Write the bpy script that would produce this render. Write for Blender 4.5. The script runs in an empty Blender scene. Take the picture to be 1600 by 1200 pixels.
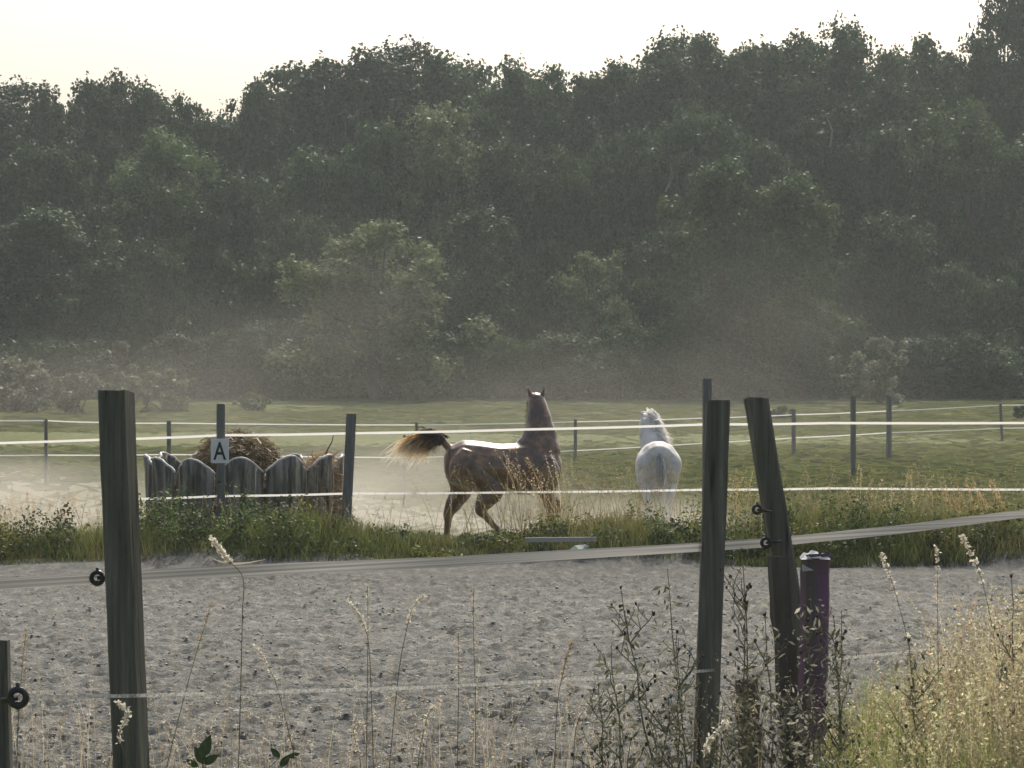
import bpy, bmesh, math, random
import numpy as np
from mathutils import Vector, Matrix
random.seed(7)
rng = np.random.default_rng(7)
S = bpy.context.scene
COL = S.collection
R = math.radians

# ------------------------------------------------------------------ camera, sky, sun, exposure
F, HOR, CAMZ = 3700.0, 615.0, 2.1          # focal length and horizon in photograph pixels, eye height in metres
cam = bpy.data.objects.new('camera', bpy.data.cameras.new('camera')); COL.objects.link(cam)
cam.location = (0, 0, CAMZ); cam.rotation_euler = (R(90), 0, 0)
cam.data.sensor_width = 36; cam.data.lens = 36 * F / 1600
cam.data.shift_y = (HOR - 600) / 1600
cam.data.clip_start = 0.1; cam.data.clip_end = 6000
S.camera = cam

SUN_EL, SUN_AZ = R(48), R(12)               # azimuth from +Y towards +X
W = bpy.data.worlds.new('World'); S.world = W; W.use_nodes = True
nt = W.node_tree; nt.nodes.clear()
sky = nt.nodes.new('ShaderNodeTexSky'); sky.sky_type = 'NISHITA'; sky.sun_disc = False
sky.sun_elevation = SUN_EL; sky.sun_rotation = SUN_AZ
sky.air_density = 1.0; sky.dust_density = 7.0; sky.ozone_density = 0.6
bg = nt.nodes.new('ShaderNodeBackground'); bg.inputs['Strength'].default_value = 0.15
wo = nt.nodes.new('ShaderNodeOutputWorld')
nt.links.new(sky.outputs[0], bg.inputs[0]); nt.links.new(bg.outputs[0], wo.inputs[0])
sl = bpy.data.lights.new('sun', 'SUN'); sl.energy = 3.0; sl.angle = R(0.5); sl.color = (1.0, 0.96, 0.88)
so = bpy.data.objects.new('sun', sl); COL.objects.link(so)
sd = Vector((math.sin(SUN_AZ) * math.cos(SUN_EL), math.cos(SUN_AZ) * math.cos(SUN_EL), math.sin(SUN_EL)))
so.rotation_euler = sd.to_track_quat('Z', 'Y').to_euler(); so.location = (10, 40, 60)
vs = S.view_settings; vs.view_transform = 'Standard'; vs.look = 'None'; vs.exposure = 0.12; vs.gamma = 1; vs.use_curve_mapping = False
cy = S.cycles
cy.use_denoising = True
try: cy.denoiser = 'OPENIMAGEDENOISE'
except Exception: pass
cy.max_bounces = 5; cy.diffuse_bounces = 3; cy.glossy_bounces = 2; cy.transmission_bounces = 3; cy.volume_bounces = 1
cy.transparent_max_bounces = 8; cy.caustics_reflective = False; cy.caustics_refractive = False
cy.volume_step_rate = 2.0; cy.volume_max_steps = 128
cy.sample_clamp_indirect = 3

# ------------------------------------------------------------------ helpers
def P(px, py, d):
    return Vector(((px - 800) / F * d, d, CAMZ + (HOR - py) / F * d))

def smooth(a, b, t):
    t = np.clip((t - a) / (b - a), 0, 1); return t * t * (3 - 2 * t)

def gz(x, y):
    """height of the land"""
    x = np.asarray(x, float); y = np.asarray(y, float)
    z = 0.32 * (1 - smooth(10.9, 12.5, y))
    z = z + 0.10 * smooth(0.8, 2.2, x) * (1 - smooth(10.9, 12.8, y))
    z = z + 0.20 * smooth(28.2, 29.1, y + 0.25 * np.sin(x * 1.3) + .12 * np.sin(x * 3.1 + 1)) * (1 - smooth(29.9, 30.7, y))
    z = z - 0.10 * smooth(30.0, 31.0, y)
    z = z + 1.75 * np.clip((y - 40) / 73, 0, 1)
    return z

_tab = rng.random((256, 256))
def vnoise(x, y, s):
    x = np.asarray(x, float) * s; y = np.asarray(y, float) * s
    xi = np.floor(x).astype(int); yi = np.floor(y).astype(int); fx = x - xi; fy = y - yi
    fx = fx * fx * (3 - 2 * fx); fy = fy * fy * (3 - 2 * fy)
    g = lambda a, b: _tab[a % 256, b % 256]
    return (g(xi, yi) * (1 - fx) + g(xi + 1, yi) * fx) * (1 - fy) + (g(xi, yi + 1) * (1 - fx) + g(xi + 1, yi + 1) * fx) * fy

def mesh_np(name, V, Q, mats, smooth_=False, colors=None, mat_idx=None):
    V = np.asarray(V, np.float32); Q = np.asarray(Q, np.int32); k = Q.shape[1]
    me = bpy.data.meshes.new(name)
    me.vertices.add(len(V)); me.vertices.foreach_set('co', V.ravel())
    me.loops.add(Q.size); me.loops.foreach_set('vertex_index', Q.ravel())
    me.polygons.add(len(Q)); me.polygons.foreach_set('loop_start', np.arange(0, Q.size, k, dtype=np.int32))
    try: me.polygons.foreach_set('loop_total', np.full(len(Q), k, dtype=np.int32))
    except Exception: pass
    if smooth_: me.polygons.foreach_set('use_smooth', np.ones(len(Q), bool))
    if mat_idx is not None: me.polygons.foreach_set('material_index', np.asarray(mat_idx, np.int32))
    me.update(calc_edges=True)
    if colors is not None:
        a = me.color_attributes.new('tint', 'FLOAT_COLOR', 'POINT')
        c = np.ones((len(V), 4), np.float32); c[:, :3] = colors
        a.data.foreach_set('color', c.ravel())
    for m in (mats if isinstance(mats, (list, tuple)) else [mats]): me.materials.append(m)
    return me

def link(name, me, parent=None, loc=None):
    o = bpy.data.objects.new(name, me); COL.objects.link(o)
    if parent: o.parent = parent
    if loc is not None: o.location = loc
    return o

def tag(o, label=None, cat=None, group=None, kind=None):
    if label: o['label'] = label
    if cat: o['category'] = cat
    if group: o['group'] = group
    if kind: o['kind'] = kind
    return o

def empty(name, loc, rz=0):
    o = bpy.data.objects.new(name, None); COL.objects.link(o); o.location = loc; o.rotation_euler = (0, 0, rz); o.empty_display_size = .2
    return o

class MB:
    """collects tubes, boxes, balls and quads; build() makes one mesh object"""
    def __init__(s): s.v = []; s.f = []; s.mi = []; s.cur = 0
    def add(s, V, Fs):
        n = len(s.v); s.v += [tuple(p) for p in V]; s.f += [tuple(i + n for i in f) for f in Fs]; s.mi += [s.cur] * len(Fs)
    def tube(s, pts, rad, n=6, flat=1.0, cap=True, up=Vector((0, 0, 1))):
        pts = [Vector(p) for p in pts]
        if not hasattr(rad, '__len__'): rad = [rad] * len(pts)
        V = []; Fs = []; prev = None
        for i, p in enumerate(pts):
            t = (pts[min(i + 1, len(pts) - 1)] - pts[max(i - 1, 0)]).normalized()
            if prev is None:
                u = up.cross(t)
                if u.length < .05: u = Vector((1, 0, 0)).cross(t)
            else: u = prev - t * prev.dot(t)
            u.normalize(); prev = u; w = t.cross(u)
            r = rad[i]; ra, rb = r if hasattr(r, '__len__') else (r, r * flat)
            for k in range(n):
                a = 2 * math.pi * k / n; V.append(p + u * (ra * math.cos(a)) + w * (rb * math.sin(a)))
        for i in range(len(pts) - 1):
            for k in range(n):
                a = i * n + k; b = i * n + (k + 1) % n; Fs.append((a, b, b + n, a + n))
        if cap: Fs.append(tuple(range(n - 1, -1, -1))); Fs.append(tuple((len(pts) - 1) * n + k for k in range(n)))
        s.add(V, Fs)
    def box(s, c, sx, sy, sz, M=None):
        V = [Vector((x * sx / 2, y * sy / 2, z * sz / 2)) for x in (-1, 1) for y in (-1, 1) for z in (-1, 1)]
        if M: V = [M @ p for p in V]
        c = Vector(c)
        s.add([p + c for p in V], [(0, 1, 3, 2), (4, 6, 7, 5), (0, 4, 5, 1), (2, 3, 7, 6), (0, 2, 6, 4), (1, 5, 7, 3)])
    def ball(s, c, r, n=6, m=4, sc=(1, 1, 1)):
        c = Vector(c); V = []; Fs = []
        for i in range(m + 1):
            th = math.pi * i / m
            for k in range(n):
                a = 2 * math.pi * k / n
                V.append(c + Vector((r * sc[0] * math.sin(th) * math.cos(a), r * sc[1] * math.sin(th) * math.sin(a), r * sc[2] * math.cos(th))))
        for i in range(m):
            for k in range(n): Fs.append((i * n + k, (i + 1) * n + k, (i + 1) * n + (k + 1) % n, i * n + (k + 1) % n))
        s.add(V, Fs)
    def torus(s, c, r1, r2, axis='Y', n=20, m=8):
        c = Vector(c); V = []; Fs = []
        for i in range(n):
            a = 2 * math.pi * i / n
            for k in range(m):
                b = 2 * math.pi * k / m; rr = r1 + r2 * math.cos(b); h = r2 * math.sin(b)
                q = {'Y': (rr * math.cos(a), h, rr * math.sin(a)), 'X': (h, rr * math.cos(a), rr * math.sin(a)), 'Z': (rr * math.cos(a), rr * math.sin(a), h)}[axis]
                V.append(c + Vector(q))
        for i in range(n):
            for k in range(m): Fs.append((i * m + k, ((i + 1) % n) * m + k, ((i + 1) % n) * m + (k + 1) % m, i * m + (k + 1) % m))
        s.add(V, Fs)
    def mesh(s, name, mats, sm=False):
        me = bpy.data.meshes.new(name); me.from_pydata(s.v, [], s.f)
        for m in (mats if isinstance(mats, (list, tuple)) else [mats]): me.materials.append(m)
        me.polygons.foreach_set('material_index', s.mi)
        if sm: me.polygons.foreach_set('use_smooth', [True] * len(me.polygons))
        me.update(); return me
    def build(s, name, mats, parent=None, sm=False):
        return link(name, s.mesh(name, mats, sm), parent)

# ------------------------------------------------------------------ materials
def newmat(name):
    m = bpy.data.materials.new(name); m.use_nodes = True; n = m.node_tree; n.nodes.clear()
    out = n.nodes.new('ShaderNodeOutputMaterial'); return m, n, out

def ramp(n, stops, fac):
    r = n.nodes.new('ShaderNodeValToRGB'); e = r.color_ramp.elements
    while len(e) < len(stops): e.new(0.5)
    for el, (p, c) in zip(e, stops): el.position = p; el.color = (*c, 1) if len(c) == 3 else c
    n.links.new(fac, r.inputs[0]); return r

def noise_node(n, scale, detail=4, rough=.6, vec=None, stretch=None):
    t = n.nodes.new('ShaderNodeTexNoise'); t.inputs['Scale'].default_value = scale
    t.inputs['Detail'].default_value = detail; t.inputs['Roughness'].default_value = rough
    if vec is None:
        tc = n.nodes.new('ShaderNodeTexCoord'); vec = tc.outputs['Object']
    if stretch:
        mp = n.nodes.new('ShaderNodeMapping'); mp.inputs['Scale'].default_value = stretch
        n.links.new(vec, mp.inputs[0]); vec = mp.outputs[0]
    n.links.new(vec, t.inputs['Vector']); return t

def pmat(name, stops, scale=5, detail=5, rough=.8, stretch=None, bump=0, bscale=None, spec=.3, coat=0, rnd=0, sheen=0):
    m, n, out = newmat(name)
    b = n.nodes.new('ShaderNodeBsdfPrincipled'); b.inputs['Roughness'].default_value = rough
    b.inputs['Specular IOR Level'].default_value = spec; b.inputs['Coat Weight'].default_value = coat
    b.inputs['Sheen Weight'].default_value = sheen
    t = noise_node(n, scale, detail, .65, None, stretch)
    r = ramp(n, stops, t.outputs['Fac']); c = r.outputs[0]
    if rnd:
        oi = n.nodes.new('ShaderNodeObjectInfo'); hs = n.nodes.new('ShaderNodeHueSaturation')
        mr = n.nodes.new('ShaderNodeMapRange'); mr.inputs[3].default_value = 1 - rnd; mr.inputs[4].default_value = 1 + rnd
        n.links.new(oi.outputs['Random'], mr.inputs[0]); n.links.new(mr.outputs[0], hs.inputs['Value']); n.links.new(c, hs.inputs['Color']); c = hs.outputs[0]
    n.links.new(c, b.inputs['Base Color'])
    if bump:
        t2 = noise_node(n, bscale or scale * 2, 6, .7, None, stretch); bp = n.nodes.new('ShaderNodeBump')
        bp.inputs['Strength'].default_value = bump; bp.inputs['Distance'].default_value = .02
        n.links.new(t2.outputs['Fac'], bp.inputs['Height']); n.links.new(bp.outputs[0], b.inputs['Normal'])
    n.links.new(b.outputs[0], out.inputs[0]); return m

def leafmat(name, stops, scale=.5, trans=.35, rnd=.15, rough=.55, tint=False, spec=.35):
    """thin leaf: diffuse and gloss with light passing through"""
    m, n, out = newmat(name)
    b = n.nodes.new('ShaderNodeBsdfPrincipled'); b.inputs['Roughness'].default_value = rough; b.inputs['Specular IOR Level'].default_value = spec
    tr = n.nodes.new('ShaderNodeBsdfTranslucent'); mx = n.nodes.new('ShaderNodeMixShader'); mx.inputs[0].default_value = trans
    geo = n.nodes.new('ShaderNodeNewGeometry')
    if tint:
        at = n.nodes.new('ShaderNodeAttribute'); at.attribute_name = 'tint'; c = at.outputs['Color']
    else:
        t = noise_node(n, scale, 3, .6)
        ad = n.nodes.new('ShaderNodeMath'); ad.operation = 'MULTIPLY_ADD'; ad.inputs[1].default_value = .45; n.links.new(geo.outputs['Random Per Island'], ad.inputs[0])
        s2 = n.nodes.new('ShaderNodeMath'); s2.operation = 'SUBTRACT'; s2.inputs[1].default_value = .22; n.links.new(t.outputs['Fac'], s2.inputs[0])
        n.links.new(s2.outputs[0], ad.inputs[2])
        c = ramp(n, stops, ad.outputs[0]).outputs[0]
    oi = n.nodes.new('ShaderNodeObjectInfo'); hs = n.nodes.new('ShaderNodeHueSaturation')
    mr = n.nodes.new('ShaderNodeMapRange'); mr.inputs[3].default_value = 1 - rnd; mr.inputs[4].default_value = 1 + rnd
    n.links.new(oi.outputs['Random'], mr.inputs[0]); n.links.new(mr.outputs[0], hs.inputs['Value']); n.links.new(c, hs.inputs['Color'])
    n.links.new(hs.outputs[0], b.inputs['Base Color']); n.links.new(hs.outputs[0], tr.inputs['Color'])
    n.links.new(b.outputs[0], mx.inputs[1]); n.links.new(tr.outputs[0], mx.inputs[2]); n.links.new(mx.outputs[0], out.inputs[0])
    return m

M = {}
M['post'] = pmat('weathered_post', [(.34, (.030, .031, .027)), (.42, (.115, .112, .094)), (.55, (.175, .168, .142)), (.7, (.29, .275, .235))], 20, 9, .9, (1, 1, .05), 1.0, 40)
M['post_grey'] = pmat('grey_post', [(.3, (.11, .108, .100)), (.7, (.24, .235, .22))], 14, 6, .9, (1, 1, .1), .4, 30)
M['purple'] = pmat('purple_wood', [(.38, (.13, .11, .108)), (.5, (.18, .10, .165)), (.65, (.27, .14, .22))], 7, 6, .85, (1, 1, .2), .4, 30)
M['stub'] = pmat('old_brown_wood', [(.3, (.06, .052, .045)), (.7, (.16, .14, .12))], 12, 6, .95, (1, 1, .1), .5, 30)
M['sunlit_endgrain'] = pmat('sunlit_cut_wood', [(.3, (.45, .44, .42)), (.7, (.75, .74, .72))], 30, 4, .8)  # cut wood with the stub's sunlit white put into its colour
def tapemat(name, stops, scale, stretch, trans):
    m, n, out = newmat(name); t = noise_node(n, scale, 3, .6, None, stretch); c = ramp(n, stops, t.outputs['Fac']).outputs[0]
    b = n.nodes.new('ShaderNodeBsdfDiffuse'); tr = n.nodes.new('ShaderNodeBsdfTranslucent'); mx = n.nodes.new('ShaderNodeMixShader'); mx.inputs[0].default_value = trans
    n.links.new(c, b.inputs[0]); n.links.new(c, tr.inputs[0]); n.links.new(b.outputs[0], mx.inputs[1]); n.links.new(tr.outputs[0], mx.inputs[2]); n.links.new(mx.outputs[0], out.inputs[0]); return m
M['tape'] = tapemat('white_tape', [(.3, (.68, .68, .66)), (.7, (.85, .85, .83))], 60, (1, 1, 6), .62)
M['rope'] = tapemat('light_rope', [(.40, (.38, .37, .34)), (.60, (.72, .70, .66))], 90, (1, 1, 1), .5)
M['tape_old'] = tapemat('greyed_tape', [(.40, (.26, .255, .245)), (.60, (.50, .49, .47))], 40, (.01, .01, 3), .42)
M['black'] = pmat('black_plastic', [(.3, (.012, .012, .012)), (.7, (.03, .03, .03))], 20, 2, .3, spec=.6)
M['steel'] = pmat('screw_steel', [(.3, (.5, .5, .5)), (.7, (.7, .7, .7))], 20, 2, .3)
M['signw'] = pmat('sign_board', [(.3, (.70, .70, .68)), (.7, (.80, .80, .78))], 6, 3, .5)
M['signk'] = pmat('sign_letter', [(.3, (.01, .01, .01)), (.7, (.02, .02, .02))], 6, 3, .5)
M['bark'] = pmat('bark', [(.3, (.05, .042, .035)), (.7, (.14, .12, .10))], 3, 6, .95, (1, 1, .2), .5, 8)
M['bark_pale'] = pmat('pale_bark', [(.3, (.16, .15, .13)), (.7, (.30, .28, .25))], 3, 6, .95, (1, 1, .2), .5, 8)
M['leaf_dark'] = leafmat('leaf_dark', [(.15, (.024, .050, .022)), (.5, (.044, .080, .032)), (.85, (.085, .125, .050))], rnd=.42, trans=.25, spec=.15)
M['leaf_mid'] = leafmat('leaf_mid', [(.15, (.040, .075, .026)), (.5, (.072, .120, .040)), (.85, (.135, .185, .062))], rnd=.25, spec=.15)
M['leaf_olive'] = leafmat('leaf_olive', [(.15, (.070, .100, .040)), (.5, (.120, .155, .060)), (.85, (.22, .25, .11))])
M['leaf_light'] = leafmat('leaf_light', [(.15, (.08, .11, .04)), (.5, (.135, .17, .065)), (.85, (.25, .28, .13))], spec=.15)
M['leaf_pale'] = leafmat('leaf_pale', [(.2, (.10, .115, .065)), (.5, (.17, .18, .11)), (.8, (.28, .28, .19))])
M['grass_tint'] = leafmat('grass_tint', None, trans=.4, rnd=0, tint=True, rough=.6)
M['stalk_tint'] = leafmat('stalk_tint', None, trans=.5, rnd=0, tint=True, rough=.6)
M['chestnut'] = pmat('chestnut_coat', [(.34, (.065, .032, .014)), (.5, (.13, .066, .028)), (.64, (.30, .165, .070))], 6, 8, .36, None, .12, 90, .8, .25, 0, .2)
M['white_hair'] = pmat('white_coat', [(.32, (.46, .42, .37)), (.5, (.68, .65, .60)), (.7, (.80, .78, .73))], 4, 8, .65, None, .1, 60, .5, 0, 0, .3)
M['pinkgrey'] = pmat('pony_grey_skin', [(.3, (.35, .30, .29)), (.7, (.45, .40, .38))], 3, 5, .6)
M['hoof'] = pmat('hoof', [(.3, (.03, .025, .02)), (.7, (.07, .06, .05))], 10, 4, .5)
M['eye'] = pmat('eye_dark', [(.3, (.01, .008, .006)), (.7, (.015, .01, .008))], 10, 2, .1, spec=.8)
M['hair_tint'] = leafmat('hair_tint', None, trans=.5, rnd=0, tint=True, rough=.4, spec=.6)
M['feeder'] = pmat('feeder_plastic', [(.38, (.05, .045, .035)), (.5, (.145, .135, .108)), (.62, (.34, .315, .26))], 12, 8, .6, (1, 1, .10), .6, 30, .4)
M['hay'] = leafmat('hay_tint', None, trans=.25, rnd=0, tint=True)
M['rim'] = pmat('feeder_rim_sunlit', [(.3, (.42, .41, .37)), (.7, (.66, .64, .60))], 8, 5, .4)  # feeder's plastic again, paler: sunlight on the rim put into the colour
M['haycore'] = pmat('hay_core', [(.3, (.06, .04, .018)), (.7, (.20, .13, .055))], 12, 6, 1, None, .8, 40)
M['board'] = pmat('low_board', [(.3, (.30, .30, .27)), (.7, (.50, .49, .45))], 10, 5, .8, (.1, 1, 1), .3, 30)
M['teal'] = pmat('teal_plastic', [(.3, (.02, .09, .08)), (.7, (.04, .14, .12))], 10, 3, .4)

def ground_mat():
    m, n, out = newmat('land')
    b = n.nodes.new('ShaderNodeBsdfPrincipled'); b.inputs['Roughness'].default_value = .95; b.inputs['Specular IOR Level'].default_value = .1
    tc = n.nodes.new('ShaderNodeTexCoord'); V = tc.outputs['Object']
    sep = n.nodes.new('ShaderNodeSeparateXYZ'); n.links.new(V, sep.inputs[0])
    grass = ramp(n, [(.3, (.105, .124, .048)), (.5, (.130, .148, .060)), (.72, (.165, .175, .080))], noise_node(n, .35, 8, .7, V, (1, .35, 1)).outputs['Fac'])
    fine = ramp(n, [(.3, (.75, .75, .75)), (.7, (1.2, 1.2, 1.15))], noise_node(n, 5, 6, .7, V, (1, .25, 1)).outputs['Fac'])
    mul = n.nodes.new('ShaderNodeMix'); mul.data_type = 'RGBA'; mul.blend_type = 'MULTIPLY'; mul.inputs[0].default_value = 1
    n.links.new(grass.outputs[0], mul.inputs[6]); n.links.new(fine.outputs[0], mul.inputs[7])
    sand = ramp(n, [(.3, (.17, .16, .13)), (.7, (.27, .25, .205))], noise_node(n, 3, 7, .7, V).outputs['Fac'])
    def mr(src, a, b_, c=0, d=1):
        q = n.nodes.new('ShaderNodeMapRange'); q.inputs[1].default_value = a; q.inputs[2].default_value = b_; q.inputs[3].default_value = c; q.inputs[4].default_value = d
        q.interpolation_type = 'SMOOTHSTEP'; n.links.new(src, q.inputs[0]); return q.outputs[0]
    def math_(op, a, b_):
        q = n.nodes.new('ShaderNodeMath'); q.operation = op
        for i, v in enumerate((a, b_)):
            if isinstance(v, (int, float)): q.inputs[i].default_value = v
            else: n.links.new(v, q.inputs[i])
        return q.outputs[0]
    y = math_('ADD', sep.outputs[1], math_('MULTIPLY', math_('SUBTRACT', noise_node(n, .25, 5, .6, V).outputs['Fac'], .5), 14))
    # trodden paddock behind the verge, reaching further on the left
    far = math_('SUBTRACT', 46, math_('MULTIPLY', sep.outputs[0], 1.1))
    pad = math_('MULTIPLY', mr(sep.outputs[1], 30.2, 31.0), mr(math_('SUBTRACT', y, far), -6, 4, 1, 0))
    ar = math_('MULTIPLY', mr(sep.outputs[1], 12.0, 12.5), mr(sep.outputs[1], 28.0, 28.4, 1, 0))
    msk = math_('MAXIMUM', math_('MULTIPLY', pad, .55), ar)
    mx = n.nodes.new('ShaderNodeMix'); mx.data_type = 'RGBA'; n.links.new(msk, mx.inputs[0]); n.links.new(mul.outputs[2], mx.inputs[6]); n.links.new(sand.outputs[0], mx.inputs[7])
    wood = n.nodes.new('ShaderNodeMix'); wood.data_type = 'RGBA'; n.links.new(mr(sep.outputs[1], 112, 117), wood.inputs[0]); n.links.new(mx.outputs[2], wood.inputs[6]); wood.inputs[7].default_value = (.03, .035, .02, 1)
    n.links.new(wood.outputs[2], b.inputs['Base Color'])
    bp = n.nodes.new('ShaderNodeBump'); bp.inputs['Strength'].default_value = .8; bp.inputs['Distance'].default_value = .08
    n.links.new(noise_node(n, 6, 7, .75, V).outputs['Fac'], bp.inputs['Height']); n.links.new(bp.outputs[0], b.inputs['Normal'])
    n.links.new(b.outputs[0], out.inputs[0]); return m

def sand_mat():
    m, n, out = newmat('arena_sand')
    b = n.nodes.new('ShaderNodeBsdfPrincipled'); b.inputs['Roughness'].default_value = .9; b.inputs['Specular IOR Level'].default_value = .25
    tc = n.nodes.new('ShaderNodeTexCoord'); V = tc.outputs['Object']
    a = ramp(n, [(.34, (.125, .126, .115)), (.5, (.19, .190, .173)), (.66, (.34, .336, .306))], noise_node(n, 7, 9, .75, V, (1, .6, 1)).outputs['Fac'])
    c2 = ramp(n, [(.38, (.82, .86, .84)), (.54, (1, 1, 1)), (.68, (1.3, 1.1, .78))], noise_node(n, 34, 5, .7, V, (1, .5, 1)).outputs['Fac'])
    mul = n.nodes.new('ShaderNodeMix'); mul.data_type = 'RGBA'; mul.blend_type = 'MULTIPLY'; mul.inputs[0].default_value = 1
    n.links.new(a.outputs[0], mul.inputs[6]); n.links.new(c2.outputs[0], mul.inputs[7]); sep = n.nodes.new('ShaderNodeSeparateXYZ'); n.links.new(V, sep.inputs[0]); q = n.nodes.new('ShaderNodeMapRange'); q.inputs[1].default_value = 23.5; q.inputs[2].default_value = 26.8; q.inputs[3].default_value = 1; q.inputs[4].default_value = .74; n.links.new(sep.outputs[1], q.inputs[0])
    far_tone = n.nodes.new('ShaderNodeMix'); far_tone.data_type = 'RGBA'; far_tone.blend_type = 'MULTIPLY'; far_tone.inputs[0].default_value = 1; n.links.new(mul.outputs[2], far_tone.inputs[6]); n.links.new(q.outputs[0], far_tone.inputs[7])  # multiplies the sand colour darker towards the far edge
    n.links.new(far_tone.outputs[2], b.inputs['Base Color'])
    bp = n.nodes.new('ShaderNodeBump'); bp.inputs['Strength'].default_value = 1.0; bp.inputs['Distance'].default_value = .03
    n.links.new(noise_node(n, 30, 6, .75, V, (1, 1.5, 1)).outputs['Fac'], bp.inputs['Height']); n.links.new(bp.outputs[0], b.inputs['Normal'])
    n.links.new(b.outputs[0], out.inputs[0]); return m

# ------------------------------------------------------------------ land
def land():
    ys = np.concatenate([np.arange(-30, 10, 2.0), np.arange(10, 13, .2), np.arange(13, 27.6, 1.5), np.arange(27.7, 31.6, .1), np.arange(32, 60, 1.0), np.arange(60, 135, 3.0), [150, 200, 400, 1000, 4000]])
    xs = np.concatenate([[-3000, -800, -200, -90], np.arange(-60, -12, 3.0), np.arange(-12, 12.01, .3), np.arange(15, 61, 3.0), [90, 200, 800, 3000]])
    X, Y = np.meshgrid(xs, ys)
    Z = gz(X, Y) + (vnoise(X, Y, .5) - .5) * .05 * (Y > 30)
    Z = Z + (vnoise(X + 9, Y, .07) - .5) * .5 * smooth(45, 70, Y)
    dip = smooth(11.9, 12.5, Y) * (1 - smooth(27.9, 28.35, Y)) * (1 - smooth(8.3, 8.7, np.abs(X)))
    Z = Z - .22 * dip
    nx = len(xs); i = np.arange(len(ys) - 1)[:, None] * nx + np.arange(nx - 1)[None, :]
    Q = np.stack([i, i + 1, i + nx + 1, i + nx], -1).reshape(-1, 4)
    o = link('ground', mesh_np('ground', np.stack([X, Y, Z], -1).reshape(-1, 3), Q, ground_mat(), True)); tag(o, kind='structure')

def arena():
    ny, nx = 550, 680
    u = np.linspace(0, 1, ny); y0, y1 = 11.6, 28.6
    ys = 1 / (1 / y0 + u * (1 / y1 - 1 / y0)); xs = np.linspace(-8.8, 8.8, nx)
    X, Y = np.meshgrid(xs, ys)
    H = (vnoise(X, Y, .9) - .5) * .03 + (vnoise(X + 5, Y, 4.2) - .5) * .02 + (vnoise(X, Y + 7, 9.5) - .5) * .020 + (vnoise(X, Y + 3, 17) - .5) * .026
    rd = lambda a, sx, sy, k: 1 - np.abs(2 * (.6 * vnoise(X * sx + k, Y * sy, 1) + .4 * vnoise(X * sx * 2.1, Y * sy * 2.1 + k, 1)) - 1)
    H = H + .024 * rd(0, 7, 11, 3.3) + .020 * rd(0, 13, 21, 8.1) - .02
    dx = xs[1] - xs[0]
    def stamp(n, r0, r1, d0, d1):
        nonlocal H
        for _ in range(n):
            cx = rng.uniform(-8.6, 8.6); cyy = rng.uniform(y0, y1 - .9); r = rng.uniform(r0, r1); dep = rng.uniform(d0, d1); ecc = rng.uniform(1.0, 2.2)
            R2 = r * 2.0
            i0 = int((cx - R2 * 2 - xs[0]) / dx); i1 = int((cx + R2 * 2 - xs[0]) / dx) + 2; i0 = max(i0, 0)
            j0 = np.searchsorted(ys, cyy - R2); j1 = np.searchsorted(ys, cyy + R2) + 1
            sx = (X[j0:j1, i0:i1] - cx) / ecc; sy = Y[j0:j1, i0:i1] - cyy
            q = np.sqrt(sx ** 2 + sy ** 2) / r
            H[j0:j1, i0:i1] += -dep * np.clip(1 - q ** 2, 0, 1) ** .7 + dep * .55 * np.exp(-((q - 1.25) / .28) ** 2)
    stamp(15000, .026, .060, .009, .024)
    stamp(500, .08, .14, .010, .022)
    edge = smooth(27.5, 28.3, Y)
    Z = gz(X, Y) * (Y > 20) + .05 * 0 + H * (1 - .75 * smooth(26.9, 27.7, Y)) - .01
    Z = Z + .32 * (1 - smooth(10.9, 12.5, Y)) * 1.0
    # low bank of raked-out sand along the far edge
    Z = Z + edge * (.03 + .09 * vnoise(X, Y, .8)) * (1 - smooth(1, 4, X) * .6)
    i = np.arange(ny - 1)[:, None] * nx + np.arange(nx - 1)[None, :]
    Q = np.stack([i, i + 1, i + nx + 1, i + nx], -1).reshape(-1, 4)
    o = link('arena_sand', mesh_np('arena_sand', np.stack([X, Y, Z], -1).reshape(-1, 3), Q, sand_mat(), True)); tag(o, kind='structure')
    # loose clods thrown up by the hooves
    n = 16000; yy = 1 / (1 / 12.4 + rng.random(n) * (1 / 27.4 - 1 / 12.4)); xx = rng.uniform(-.30, .30, n) * yy
    ii = np.clip(((xx - xs[0]) / dx).round().astype(int), 0, nx - 1); jj = np.clip(np.searchsorted(ys, yy), 0, ny - 1); zz = Z[jj, ii]
    sz = .005 + .013 * rng.random(n) ** 2; base = np.array([[1, 0, 0], [0, 1, 0], [-1, 0, 0], [0, -1, 0], [0, 0, .75], [0, 0, -.6]], float)
    Vc = np.stack([xx, yy, zz + sz * .25], -1)[:, None, :] + (base[None] * rng.uniform(.6, 1.4, (n, 6, 1)) * np.array([1, 1, .75]) + rng.normal(size=(n, 6, 3)) * .15) * sz[:, None, None] * np.array([1.3, 1, 1])
    T = np.array([[0, 1, 4], [1, 2, 4], [2, 3, 4], [3, 0, 4], [1, 0, 5], [2, 1, 5], [3, 2, 5], [0, 3, 5]])
    cl = link('sand_clods', mesh_np('sand_clods', Vc.reshape(-1, 3), (np.arange(n)[:, None, None] * 6 + T[None]).reshape(-1, 3), M['clod'])); tag(cl, 'small loose clods scattered over the riding sand', 'clods', None, 'stuff')
M['clod'] = pmat('clod', [(.35, (.16, .16, .145)), (.5, (.30, .295, .265)), (.65, (.52, .50, .45))], 3, 8, .9)
land(); arena()

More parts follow.
